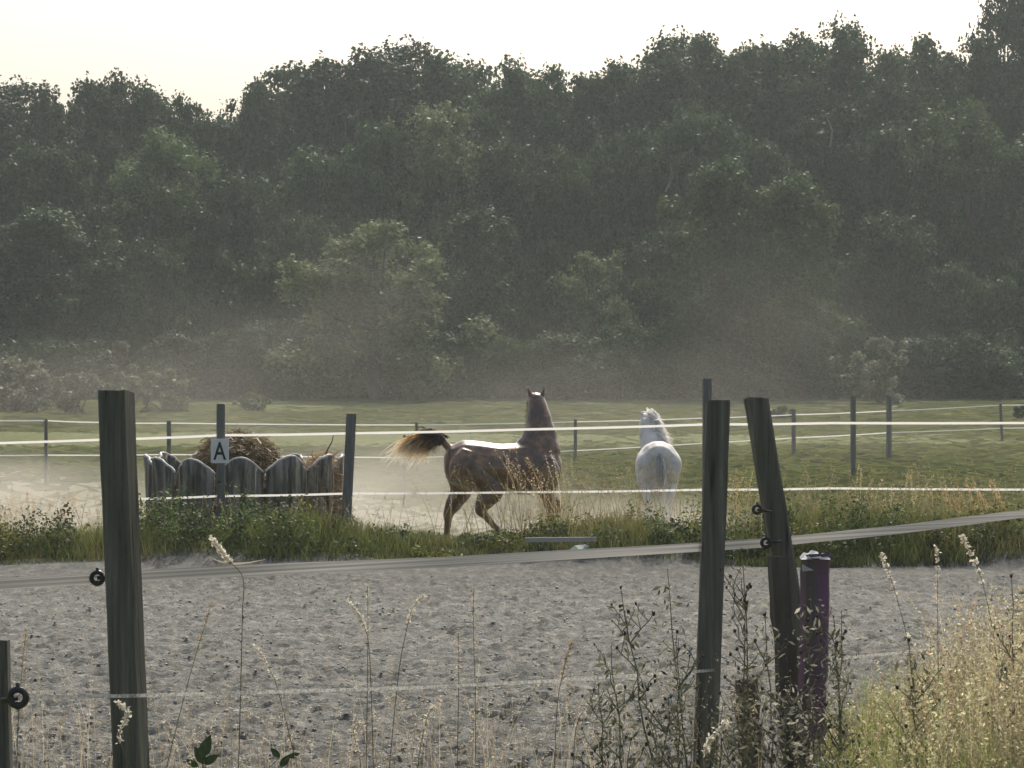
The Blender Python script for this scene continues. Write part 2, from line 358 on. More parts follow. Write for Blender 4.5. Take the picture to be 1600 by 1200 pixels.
# ------------------------------------------------------------------ ribbons and leaves in bulk
def ribbons(B, H, lean, width, tint0, tint1, seg=4, droop=1.6):
    """B (n,3) roots; H heights; lean (n,2) horizontal travel of the tip; returns verts, quads, colours"""
    n = len(B); t = np.linspace(0, 1, seg + 1)[None, :, None]
    c = np.zeros((n, seg + 1, 3)); c += B[:, None, :]
    c[..., :2] += lean[:, None, :] * (t ** droop)
    c[..., 2:] += H[:, None, None] * (t - .18 * t ** 3 * (np.linalg.norm(lean, axis=1) / np.maximum(H, .01))[:, None, None])
    a = rng.uniform(0, math.pi, n); side = np.stack([np.cos(a), np.sin(a) * .6, np.zeros(n)], -1)[:, None, :]
    w = (width[:, None, None] / 2) * np.clip(1.05 - t ** 1.5, .12, 1)
    V = np.stack([c - side * w, c + side * w], 2).reshape(n, -1, 3)
    k = np.arange(seg); q = np.stack([2 * k, 2 * k + 1, 2 * k + 3, 2 * k + 2], -1)
    Q = (np.arange(n)[:, None, None] * (2 * (seg + 1)) + q[None]).reshape(-1, 4)
    tt = np.repeat(t, 2, axis=1).reshape(1, -1, 1)
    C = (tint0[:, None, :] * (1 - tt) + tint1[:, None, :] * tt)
    return V.reshape(-1, 3), Q, C.reshape(-1, 3), c

def leaves(Cn, N, size, tint=None, asp=.6):
    """quads centred at Cn, normal near N"""
    n = len(Cn); N = N / np.maximum(np.linalg.norm(N, axis=1, keepdims=True), 1e-6)
    r = rng.normal(size=(n, 3)); u = np.cross(N, r); u /= np.maximum(np.linalg.norm(u, axis=1, keepdims=True), 1e-6); v = np.cross(N, u)
    s = size[:, None] if hasattr(size, '__len__') else np.full((n, 1), size)
    V = np.stack([Cn - u * s * .5, Cn - v * s * .5 * asp + N * s * .08, Cn + u * s * .5, Cn + v * s * .5 * asp - N * s * .05], 1).reshape(-1, 3)
    Q = np.arange(4 * n).reshape(-1, 4)
    C = None if tint is None else np.repeat(tint, 4, axis=0)
    return V, Q, C

class Bulk:
    def __init__(s): s.V = []; s.Q = []; s.C = []; s.n = 0
    def add(s, V, Q, C):
        s.V.append(V); s.Q.append(Q + s.n); s.C.append(C); s.n += len(V)
    def build(s, name, mat, parent=None):
        return link(name, mesh_np(name, np.concatenate(s.V), np.concatenate(s.Q), mat, False, np.concatenate(s.C)), parent)

def mixc(a, b, t): return np.asarray(a)[None] * (1 - t[:, None]) + np.asarray(b)[None] * t[:, None]

# ------------------------------------------------------------------ forest
def crown_mesh(name, mat, H=20., Rm=4.2, base=.10, nclump=70, nleaf=24000, leaf=.26, sparse=0., top=1.0, seedv=0):
    g = np.random.default_rng(seedv)
    cen = []; rad = []
    for i in range(nclump):
        z = base + (1 - base) * g.random() ** .75
        prof = max(0.0, 1 - ((z - .48) / .54) ** 2.6) ** .5 if z > .48 else (1 - .35 * ((.48 - z) / .48))
        a = g.uniform(0, 2 * math.pi); q = g.uniform(.35, 1.0) if g.random() < .8 else g.uniform(0, .5)
        rr = Rm * prof * q * g.uniform(.8, 1.12)
        cen.append((rr * math.cos(a), rr * math.sin(a), z * H * g.uniform(.95, 1.0))); rad.append(g.uniform(.7, 1.75) * Rm / 4.2 * (1 - .3 * z) * min(1, .55 + H / 35))
    cen = np.array(cen); rad = np.array(rad)
    pr = rad ** 2 / np.sum(rad ** 2); idx = g.choice(nclump, nleaf, p=pr)
    d = g.normal(size=(nleaf, 3)); d /= np.linalg.norm(d, axis=1, keepdims=True)
    d[:, 2] = np.where(g.random(nleaf) < .35, np.abs(d[:, 2]), d[:, 2])
    rr = rad[idx] * (g.random(nleaf) ** (.45)) * (1 + sparse * g.normal(size=nleaf) * .3)
    # knobbly outline: radius changes with direction
    rr *= .8 + .35 * np.sin(d[:, 0] * 5 + idx) * np.sin(d[:, 1] * 6 + idx * 2) + .12
    C = cen[idx] + d * rr[:, None] * np.array([1, 1, .95])
    N = d + np.array([0, 0, .15]) + g.normal(size=(nleaf, 3)) * .75
    V, Q, _ = leaves(C, N, leaf * g.uniform(.6, 1.3, nleaf), None, .75)
    return mesh_np(name, V, Q, mat), cen

def trunk_mesh(name, cen, H=20., mat=None, seedv=0):
    g = np.random.default_rng(seedv + 99); mb = MB()
    pts = [(0, 0, -.4)]; x = y = 0
    for k in range(1, 8):
        x += g.uniform(-.25, .25); y += g.uniform(-.25, .25); pts.append((x, y, H * .88 * k / 7))
    mb.tube(pts, [.30, .26, .22, .19, .15, .11, .07, .03], 8)
    for i in g.choice(len(cen), min(16, len(cen)), replace=False):
        c = Vector(cen[i]); k = int(min(6, max(1, (c.z / H) * 5))); p0 = Vector(pts[k])
        if p0.z > c.z: p0 = Vector(pts[max(1, k - 1)])
        mid = p0.lerp(c, .5) + Vector((0, 0, -.3)); mb.tube([p0, mid, c], [.09, .06, .02], 5)
    return mb.mesh(name, mat or M['bark'], True)

def make_protos():
    out = {}
    spec = {
        'dense': [('leaf_dark', 4.3, .05, 85, 26000, .27, 0, 20.), ('leaf_dark', 4.6, .05, 95, 28000, .25, 0, 20.), ('leaf_dark', 4.0, .05, 75, 24000, .28, 0, 20.),
                  ('leaf_dark', 4.2, .03, 60, 20000, .24, 0, 13.), ('leaf_dark', 4.5, .03, 66, 21000, .23, 0, 12.), ('leaf_dark', 4.1, .02, 46, 14000, .20, 0, 6.5), ('leaf_dark', 4.4, .02, 50, 15000, .20, 0, 5.5)],
        'olive': [('leaf_olive', 4.3, .02, 70, 24000, .24, 0, 15.), ('leaf_olive', 4.3, .02, 56, 18000, .22, 0, 8.)],
        'light': [('leaf_light', 4.2, .03, 64, 20000, .21, .3, 9.5)],
        'mid': [('leaf_mid', 4.4, .03, 80, 26000, .24, 0, 16.), ('leaf_mid', 4.1, .03, 70, 24000, .24, 0, 12.), ('leaf_mid', 4.2, .02, 46, 14000, .20, 0, 6.)],
        'sparse': [('leaf_dark', 3.8, .25, 60, 6500, .30, .8, 20.)],
    }
    k = 0
    for key, L in spec.items():
        out[key] = []
        for (mt, Rm, base, nc, nl, lf, sp, HH) in L:
            k += 1; cm, cen = crown_mesh('crown', M[mt], HH, Rm, base, nc, nl, lf, sp, seedv=k)
            out[key].append((cm, trunk_mesh('trunk', cen, HH, seedv=k), HH))
    return out
PR = make_protos()
LM = [(-60, 'beyond the left edge'), (20, 'at the left edge of the photo'), (100, 'left of the big left foreground post'), (190, 'above the big left foreground post'),
      (265, 'above the left end of the hay feeder'), (345, 'above the letter A sign'), (440, 'above the right end of the hay feeder'), (545, 'above the fence post right of the feeder'),
      (640, "above the chestnut horse's tail"), (730, "above the chestnut horse's rump"), (845, "above the chestnut horse's head"), (925, 'above the gap between the horses'),
      (1015, 'above the white pony'), (1105, 'above the upright right foreground post'), (1185, 'above the leaning post'), (1270, 'above the purple stub post'), (1345, 'above the tall pair of far posts'),
      (1430, 'above the dry grass right of the far posts'), (1500, 'above the tall dry weeds'), (1580, 'at the right edge of the photo'), (1680, 'beyond the right edge')]
used_lab = {}
def tree(px, topy, wpx, d, kind, row, k=0, label=None):
    s = F / d; x = (px - 800) / s; z0 = float(gz(x, d)); H = CAMZ + (HOR - topy) / s - z0
    near_ = sorted(PR[kind], key=lambda q: abs(math.log(q[2] / H))); near_ = [q for q in near_ if abs(q[2] - near_[0][2]) < 1.5]
    cm, tm, HH = near_[k % len(near_)]; sx = (wpx / s) / 8.6; sz = H / HH
    t = empty('tree', (x, d, z0), random.uniform(0, 6.28))
    c = link('crown', cm, t); c.scale = (sx, sx, sz)
    w = link('trunk', tm, t); w.scale = (max(.6, sx), max(.6, sx), sz)
    if label is None:
        lm = min(LM, key=lambda q: abs(q[0] - px))[1]
        adj = {'dense': 'dark leafy', 'olive': 'olive green', 'mid': 'mid green', 'sparse': 'thin see-through'}[kind]
        adj = adj.replace('thin see-through', 'see-through').replace('olive green', 'olive'); label = f'{adj} {row} {lm}'.replace('tree behind the skyline row', 'tree behind the skyline').replace('green bush along', 'bush along').replace('leafy bush along', 'bush along').replace('behind the skyline row', 'behind the skyline').replace('in the middle of the wood', 'halfway up the wood').replace('low tree at the foot of the wood', 'low front tree')
    label = label.replace('bush along the foot of the wood', 'bush at the wood foot').replace('tree at the back above the fence post right of the feeder', 'tree at the back above the post right of the feeder').replace('the fence post right of the feeder', 'the post right of the feeder').replace('the upright right foreground post', 'the upright foreground post').replace('behind the skyline above', 'at the back above'); used_lab[label] = used_lab.get(label, 0) + 1
    if used_lab[label] > 1: label = label.replace('leafy', 'leafy narrow').replace('green', 'green narrow')
    tag(t, label, 'tree', 'trees of the wood behind the field')
    return t

# skyline row, (x, top, width)
sky_row = [(-60, 140, 170, 'dense'), (20, 138, 150, 'dense'), (95, 142, 130, 'dense'), (165, 118, 130, 'dense'), (235, 145, 120, 'dense'), (292, 150, 70, 'dense'), (335, 182, 100, 'dense'),
           (395, 122, 90, 'sparse'), (455, 100, 150, 'dense'), (540, 82, 170, 'dense'), (630, 76, 170, 'dense'), (715, 88, 150, 'dense'), (800, 102, 140, 'dense'), (872, 104, 110, 'sparse'),
           (935, 104, 130, 'dense'), (1000, 90, 130, 'dense'), (1062, 62, 150, 'dense'), (1140, 60, 150, 'dense'), (1225, 58, 150, 'dense'), (1305, 54, 150, 'dense'), (1378, 78, 90, 'sparse'),
           (1455, 55, 120, 'sparse'), (1520, 75, 130, 'dense'), (1575, -25, 110, 'sparse'), (1640, -30, 160, 'dense')]
for i, (px, ty, w, kd) in enumerate(sky_row):
    tree(px, ty - 8, w * 1.5, 141 + random.uniform(-2, 3), kd, 'skyline tree', i)
# filler crowns just behind, a bit lower
for i, px in enumerate(range(-30, 1680, 122)):
    ref = np.interp(px, [q[0] for q in sky_row], [max(q[1], 60) for q in sky_row])
    tree(px, max(ref, 60) + random.uniform(6, 24), 240, 152, 'dense', 'tree behind the skyline row', i + 1)
mid_row = [(-40, 260, 240, 'dense'), (70, 225, 240, 'dense'), (250, 215, 230, 'mid'), (360, 270, 220, 'dense'), (470, 240, 220, 'dense'), (590, 185, 230, 'dense'), (690, 170, 230, 'olive'),
           (800, 215, 220, 'dense'), (890, 250, 180, 'mid'), (985, 195, 220, 'dense'), (1085, 180, 220, 'dense'), (1200, 215, 200, 'dense'), (1300, 160, 200, 'dense'), (1400, 190, 210, 'dense'),
           (1510, 172, 250, 'mid'), (1640, 200, 220, 'dense')]
for i, (px, ty, w, kd) in enumerate(mid_row):
    tree(px, ty, w, 131 + random.uniform(-1, 1.5), kd, 'tree in the middle of the wood', i)
front_row = [(-50, 420, 260, 'dense'), (90, 330, 260, 'dense'), (220, 380, 240, 'dense'), (390, 400, 250, 'dense'), (480, 330, 180, 'dense'), (740, 330, 200, 'dense'), (845, 380, 190, 'dense'), (935, 400, 220, 'olive'),
             (1050, 350, 200, 'dense'), (1300, 400, 220, 'dense'), (1400, 330, 220, 'dense'), (1500, 420, 240, 'dense'), (1620, 380, 240, 'dense')]
for i, (px, ty, w, kd) in enumerate(front_row):
    tree(px, ty, w, 122 + random.uniform(-1, 1), kd, 'low tree at the foot of the wood', i)
tree(590, 345, 340, 112, 'light', '', 0, 'light olive bushy tree standing out in front of the wood behind the horse tail')
tree(1125, 262, 250, 115, 'mid', '', 1, 'broad green tree in front of the wood behind the upright foreground post')
tree(1235, 285, 230, 116, 'mid', '', 0, 'slightly lower green tree in front of the wood right of the leaning post')
for i, (px, ty, w, kd) in enumerate([(-20, 560, 200, 'dense'), (120, 530, 220, 'dense'), (300, 520, 240, 'dense'), (430, 500, 200, 'dense'), (545, 545, 220, 'dense'), (690, 520, 200, 'dense'), (800, 530, 180, 'mid'),
                                     (900, 520, 220, 'dense'), (1020, 500, 230, 'dense'), (1130, 540, 200, 'dense'), (1250, 510, 220, 'dense'), (1390, 530, 220, 'dense'), (1490, 520, 200, 'dense'), (1590, 540, 220, 'dense')]):
    tree(px, ty, w, 114.5 + random.uniform(-.5, .5), kd, 'bush along the foot of the wood', i)

def shrub(px, topy, wpx, d, mt, label, n=5000, seedv=3, nc=26):
    s = F / d; x = (px - 800) / s; z0 = float(gz(x, d)); H = CAMZ + (HOR - topy) / s - z0
    cm, cen = crown_mesh('foliage', M[mt], H, (wpx / s) / 2, .02, nc, n, .17, .4, seedv=seedv)
    t = empty('shrub', (x, d, z0)); link('foliage', cm, t)
    mb = MB()
    for c in cen[:9]: mb.tube([(0, 0, -.1), (c[0] * .4, c[1] * .4, c[2] * .5), tuple(c)], [.04, .03, .01], 5)
    mb.build('stem', M['bark'], t); tag(t, label, 'shrub')
shrub(30, 566, 190, 96, 'leaf_pale', 'pale low shrub in the field at the left edge of the photo', 6000, 11)
shrub(185, 536, 110, 94, 'leaf_pale', 'pale loose shrub rising behind the big left foreground post', 5000, 12)
shrub(120, 585, 90, 92, 'leaf_pale', 'small pale shrub between the two taller pale shrubs', 3000, 13)
shrub(262, 580, 120, 95, 'leaf_olive', 'yellow green shrub just right of the big left foreground post', 4000, 14)
shrub(395, 615, 60, 96, 'leaf_olive', 'tiny yellow green shrub behind the letter A post', 1200, 17)
shrub(1375, 530, 130, 108, 'leaf_pale', 'pale shrub at the wood edge behind the pair of tall far posts', 5000, 15)
shrub(1222, 638, 46, 88, 'leaf_dark', 'small dark bush in the field right of the leaning post', 900, 16)
shrub(1600, 632, 34, 88, 'leaf_dark', 'small dark bush in the field at the right edge', 900, 18)

def far_wood():
    n = 80000
    X = rng.uniform(-46, 46, n); Z = rng.uniform(0, 1, n); px = 800 + X * F / 159
    ref = np.interp(px, [q[0] for q in sky_row], [max(q[1], 50) for q in sky_row]) + 50
    top = CAMZ + (HOR - ref) / F * 159
    Zv = 1.4 + (top - 1.4) * Z ** .8; Y = rng.uniform(156, 162, n)
    V, Q, _ = leaves(np.stack([X, Y, Zv], -1), rng.normal(size=(n, 3)) + np.array([0, -1, .3]), rng.uniform(.35, .7, n), None, .8)
    o = link('forest', mesh_np('forest', V, Q, M['leaf_dark'])); tag(o, 'dark mass of foliage deep in the wood behind the nearer trees', 'forest', None, 'stuff')
far_wood()
def undergrowth():
    n = 26000; X = rng.uniform(-36, 36, n); Y = rng.uniform(113, 116, n); h = 1.2 + 2.2 * vnoise(X, X * 0, .35)
    V, Q, _ = leaves(np.stack([X, Y, 1.45 + h * rng.random(n) ** 1.2], -1), rng.normal(size=(n, 3)) + np.array([0, -.3, .6]), rng.uniform(.12, .30, n), None, .7)
    o = link('undergrowth', mesh_np('undergrowth', V, Q, M['leaf_dark'])); tag(o, 'low dark undergrowth along the foot of the wood', 'undergrowth', None, 'stuff')
undergrowth()

def dead_branch(px0, py0, px1, py1, d, label):
    a = P(px0, py0, d); b = P(px1, py1, d); mb = MB()
    mb.tube([a, a.lerp(b, .5) + Vector((.25, 0, 0)), b], [.07, .05, .02], 5); o = mb.build('dead_branch', M['bark_pale']); tag(o, label, 'branch')
dead_branch(1040, 300, 1047, 255, 129, 'pale bare branch among the dark trees behind the white pony')
dead_branch(1297, 230, 1290, 178, 129, 'pale bare branch high in the wood right of the leaning post')

# ------------------------------------------------------------------ grass
GREEN0, GREEN1 = (.045, .070, .018), (.15, .185, .048)
DRY0, DRY1 = (.20, .15, .06), (.42, .33, .17)

def grass_patch(name, label, n, xf, yf, hf, wid, dryf, leanm=.35, seg=4, green1=GREEN1, mat='grass_tint', dens=None):
    x = xf(n); y = yf(n)
    if dens is not None:
        keep = rng.random(n) < dens(x, y); x = x[keep]; y = y[keep]
    n = len(x)
    B = np.stack([x, y, gz(x, y) - .02], -1); H = hf(x, y, n); a = rng.uniform(0, 2 * math.pi, n)
    L = (H * rng.uniform(.1, 1, n) * leanm)[:, None] * np.stack([np.cos(a), np.sin(a)], -1)
    dry = np.clip(dryf(x, y) + rng.normal(size=n) * .22, 0, 1); v = rng.uniform(.7, 1.25, n)[:, None]
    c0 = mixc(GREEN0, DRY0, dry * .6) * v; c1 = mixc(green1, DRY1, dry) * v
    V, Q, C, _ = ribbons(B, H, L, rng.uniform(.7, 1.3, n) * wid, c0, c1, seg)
    b = Bulk(); b.add(V, Q, C); return b

def berm():
    top = lambda x, y: vnoise(x, y, .8)
    tall = lambda x: .75 + .35 * smooth(0, 2, x) + .5 * np.exp(-((x + 3.6) / 2.2) ** 2) - .62 * np.exp(-((x + .75) / 1.25) ** 2) - .25 * np.exp(-((x - 1.9) / .6) ** 2) + .15 * np.exp(-((x - 1.1) / 1.0) ** 2)
    b = grass_patch('grass', '', 60000, lambda n: rng.uniform(-9, 9, n), lambda n: 28.3 + 2.6 * rng.random(n) ** .95,
                    lambda x, y, n: (.12 + .42 * top(x, y) ** 1.0 * tall(x)) * rng.uniform(.55, 1.2, n) * (.65 + .35 * smooth(28.3, 29.3, y)), .013,
                    lambda x, y: -.05 + .5 * vnoise(x + 30, y, .55), .6)
    # leafy weeds
    n = 210; cx = rng.uniform(-9, 9, n); cyy = rng.uniform(28.6, 30.3, n)
    for i in range(n):
        m = 330; r = rng.uniform(.12, .40); h = rng.uniform(.15, .62) * float(tall(cx[i])) * 1.15
        d = rng.normal(size=(m, 3)); d /= np.linalg.norm(d, axis=1, keepdims=True); d[:, 2] = np.abs(d[:, 2])
        c = np.array([cx[i], cyy[i], float(gz(cx[i], cyy[i]))]) + d * np.array([r, r, h]) * (rng.random(m) ** .4)[:, None]
        t = rng.random(m); base = mixc((.025, .048, .014), (.11, .15, .042), t) * rng.uniform(.6, 1.6)
        if rng.random() < .25: base = base * np.array([1.9, 1.4, 1.0])
        V, Q, C = leaves(c, d + rng.normal(size=(m, 3)) * .7, rng.uniform(.03, .07, m), base, .5); b.add(V, Q, C)
    # tall seed stems through it
    n = 1500; x = rng.uniform(-9, 9, n); x = np.where(rng.random(n) < .16, rng.normal(1.0, .5, n), x); x = np.where(rng.random(n) < .2, rng.normal(4.6, 1.2, n), x); y = rng.uniform(29, 30.8, n)
    H = rng.uniform(.35, 1.0, n) * (.75 + .4 * (x > -1)); a = rng.uniform(0, 6.28, n); L = np.stack([np.cos(a), np.sin(a)], -1) * (H * rng.uniform(.1, .5, n))[:, None]
    t = rng.random(n); c0 = mixc(GREEN1, DRY0, t); c1 = mixc(DRY0, (.55, .45, .28), t)
    V, Q, C, cc = ribbons(np.stack([x, y, gz(x, y)], -1), H, L, np.full(n, .009), c0, c1, 6); b.add(V, Q, C)
    for k in range(10):
        tt = rng.uniform(.75, 1.0, n); i0 = np.minimum((tt * 6).astype(int), 5); f = (tt * 6 - i0)[:, None]
        p = cc[np.arange(n), i0] * (1 - f) + cc[np.arange(n), i0 + 1] * f + rng.normal(size=(n, 3)) * .009
        V, Q, C = leaves(p, rng.normal(size=(n, 3)), rng.uniform(.012, .028, n), c1, .5); b.add(V, Q, C)
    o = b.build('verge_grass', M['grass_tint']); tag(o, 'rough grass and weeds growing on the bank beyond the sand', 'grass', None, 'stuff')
berm()

def field_grass():
    n = 60000
    b = grass_patch('g', '', n, lambda n: rng.uniform(-1, 1, n), lambda n: 31.5 + 88 * rng.random(n) ** 1.5, lambda x, y, n: rng.uniform(.04, .12, n) * (1 + .6 * vnoise(x, y, .3)), .02,
                    lambda x, y: .10 + .18 * vnoise(x, y, .2), .6, 3, (.13, .165, .058))
    m = b.V[0].reshape(-1, 8, 3); ctr = m[:, 0:1, :].copy(); f = np.clip(ctr[:, :, 1:2] / 36, 1, 3.4); mm = m - ctr; mm[..., :2] *= f; mm[..., 2:] *= f ** .5; b.V[0] = (ctr + mm).reshape(-1, 3); b.C[0] = b.C[0] * .45 + np.array([[.140, .160, .062]]) * .55
    # spread sideways with distance
    V = b.V[0]; y = V[:, 1]; V[:, 0] = V[:, 0] * (.30 * y)
    # thinner on the trodden paddock
    m = V.reshape(-1, 8, 3); bx = m[:, 0, 0]; by = m[:, 0, 1]; keep = (rng.random(len(bx)) < np.clip(.12 + smooth(-3, 6, bx + (by - 42) * .8), 0, 1))
    V = m[keep].reshape(-1, 3); C = b.C[0].reshape(-1, 8, 3)[keep].reshape(-1, 3)
    zb = V.reshape(-1, 8, 3)[:, 0, :]; V = V.reshape(-1, 8, 3); V[:, :, 2] += (gz(zb[:, 0], zb[:, 1]) - zb[:, 2])[:, None] - .02
    k = len(V); q = np.arange(3); q = np.stack([2 * q, 2 * q + 1, 2 * q + 3, 2 * q + 2], -1)
    Q = (np.arange(k)[:, None, None] * 8 + q[None]).reshape(-1, 4)
    o = link('pasture_grass', mesh_np('pasture_grass', V.reshape(-1, 3), Q, M['grass_tint'], False, C)); tag(o, 'short green grass of the pasture behind the horses', 'grass', None, 'stuff')
field_grass()

def stalks(b, x, y, H, leanm, wid, tcol, heads=14, hl=.3, hs=(.006, .013), z=None, seg=8):
    n = len(x); a = rng.uniform(0, 6.28, n); L = np.stack([np.cos(a), np.sin(a)], -1) * (H * leanm * rng.uniform(.1, 1, n))[:, None]
    z = gz(x, y) if z is None else z
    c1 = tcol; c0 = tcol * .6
    V, Q, C, cc = ribbons(np.stack([x, y, z], -1), H, L, np.full(n, wid), c0, c1, seg, 2.2); b.add(V, Q, C)
    for k in range(heads):
        tt = rng.uniform(1 - hl, 1.0, n); i0 = np.minimum((tt * seg).astype(int), seg - 1); f = (tt * seg - i0)[:, None]
        p = cc[np.arange(n), i0] * (1 - f) + cc[np.arange(n), i0 + 1] * f + rng.normal(size=(n, 3)) * .007
        V, Q, C = leaves(p, rng.normal(size=(n, 3)), rng.uniform(hs[0], hs[1], n), c1 * rng.uniform(.8, 1.3, n)[:, None], .45); b.add(V, Q, C)

def near_grass():
    b = Bulk()
    # thick dry stand at the lower right: density and height grow to the right
    n = 2700; y = rng.uniform(8.4, 11.6, n); px = 1230 + 520 * rng.random(n) ** .62; x = (px - 800) / F * y
    topz = np.interp(px, [1230, 1330, 1420, 1500, 1600, 1750], [.65, .85, 1.05, 1.15, 1.22, 1.25])
    H = (topz - .35) * rng.uniform(.30, 1.0, n) ** .95 * (.78 + .35 * vnoise(px, y, .012))
    stalks(b, x, y, H, .35, .0034, np.where(rng.random(n)[:, None] < .3, np.array([[.44, .33, .22]]), mixc((.44, .40, .20), (.75, .70, .48), rng.random(n))) * rng.uniform(.45, 1.25, n)[:, None], 20, .45, (.008, .022))
    # sparse along the whole lower edge
    n = 800; y = rng.uniform(9.5, 12.2, n); px = rng.uniform(-150, 1300, n); x = (px - 800) / F * y
    H = rng.uniform(.15, .62, n) + .12 * (px > 850); stalks(b, x, y, H, .5, .0026, mixc((.22, .16, .08), (.8, .72, .55), rng.random(n)), 14, .3)
    # green blades
    n = 5500; y = rng.uniform(8.4, 11.6, n); px = 1270 + 480 * rng.random(n) ** .8; x = (px - 800) / F * y
    H = rng.uniform(.12, .45, n) * np.interp(px, [1270, 1400, 1800], [.9, 1.2, 1.4]); a = rng.uniform(0, 6.28, n); L = np.stack([np.cos(a), np.sin(a)], -1) * (H * rng.uniform(.1, .6, n))[:, None]
    t = rng.random(n); V, Q, C, _ = ribbons(np.stack([x, y, gz(x, y)], -1), H, L, np.full(n, .006), mixc((.04, .07, .015), (.08, .09, .03), t), mixc((.16, .28, .05), (.50, .46, .20), t), 5); b.add(V, Q, C)
    # verge under the camera side, out of frame
    n = 9000; y = rng.uniform(5, 11.4, n); x = rng.uniform(-4.5, 4.5, n); H = rng.uniform(.03, .10, n); a = rng.uniform(0, 6.28, n)
    L = np.stack([np.cos(a), np.sin(a)], -1) * (H * .5)[:, None]; t = rng.random(n)
    V, Q, C, _ = ribbons(np.stack([x, y, gz(x, y)], -1), H, L, np.full(n, .006), mixc((.04, .07, .015), (.10, .09, .03), t), mixc((.12, .15, .04), (.30, .26, .11), t), 3); b.add(V, Q, C)
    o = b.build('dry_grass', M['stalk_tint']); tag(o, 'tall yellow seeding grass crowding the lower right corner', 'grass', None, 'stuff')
near_grass()

# single seeding stalks standing against the sand: (root px, list of px points bottom to top, distance, colour 0 dry..1 pale, label)
def stalk(path, d, pale, label, head=.3, nh=36, rad=.0022, leaf_at=None, size=1.0):
    t = empty('grass_stalk', (P(path[0][0], path[0][1], d).x, d, float(gz(P(path[0][0], 1200, d).x, d)))); o0 = t.location.copy()
    pts = [P(a, c, d) - o0 for a, c in path]
    if pts[0].z > .02: pts.insert(0, Vector((pts[0].x * .5, 0, -.02)))
    # resample smoothly
    fine = []
    for i in range(len(pts) - 1):
        p0 = pts[max(i - 1, 0)]; p1 = pts[i]; p2 = pts[i + 1]; p3 = pts[min(i + 2, len(pts) - 1)]
        for k in range(6):
            u = k / 6; fine.append(.5 * ((2 * p1) + (p2 - p0) * u + (2 * p0 - 5 * p1 + 4 * p2 - p3) * u * u + (3 * p1 - p0 - 3 * p2 + p3) * u ** 3))
    fine.append(pts[-1]); n = len(fine)
    mb = MB(); mb.tube(fine, [rad * (1.1 - .7 * i / n) for i in range(n)], 5); stem = mb.build('stem', mat_stem, t)
    b = Bulk(); arr = np.array([tuple(p) for p in fine]); i0 = int(n * (1 - head))
    k = rng.integers(i0, n, nh * 3); base = mixc((.38, .28, .15), (.80, .76, .66), np.clip(rng.normal(pale, .15, nh * 3), 0, 1))
    V, Q, C = leaves(arr[k] + rng.normal(size=(nh * 3, 3)) * .0045 * size, rng.normal(size=(nh * 3, 3)), rng.uniform(.007, .017, nh * 3) * size, base, .5); b.add(V, Q, C)
    hobj = b.build('seed_head', M['stalk_tint'], t); hobj['kind'] = 'stuff'
    if leaf_at:
        b = Bulk(); L = np.array([tuple(P(a, c, d) - o0) for a, c in leaf_at]); m = len(L)
        w = np.array([[0, 0, .004 * (1 - abs(2 * i / (m - 1) - 1) * .8)] for i in range(m)])
        V = np.stack([L - w, L + w], 1).reshape(-1, 3); q = np.arange(m - 1); Q = np.stack([2 * q, 2 * q + 1, 2 * q + 3, 2 * q + 2], -1)
        b.add(V, Q, np.tile([.42, .38, .28], (len(V), 1))); b.build('leaf', M['stalk_tint'], t)
    tag(t, label, 'grass stalk', 'single seeding stalks in front of the sand')
mat_stem = pmat('dry_stem', [(.3, (.14, .10, .055)), (.7, (.34, .27, .16))], 30, 3, .7)
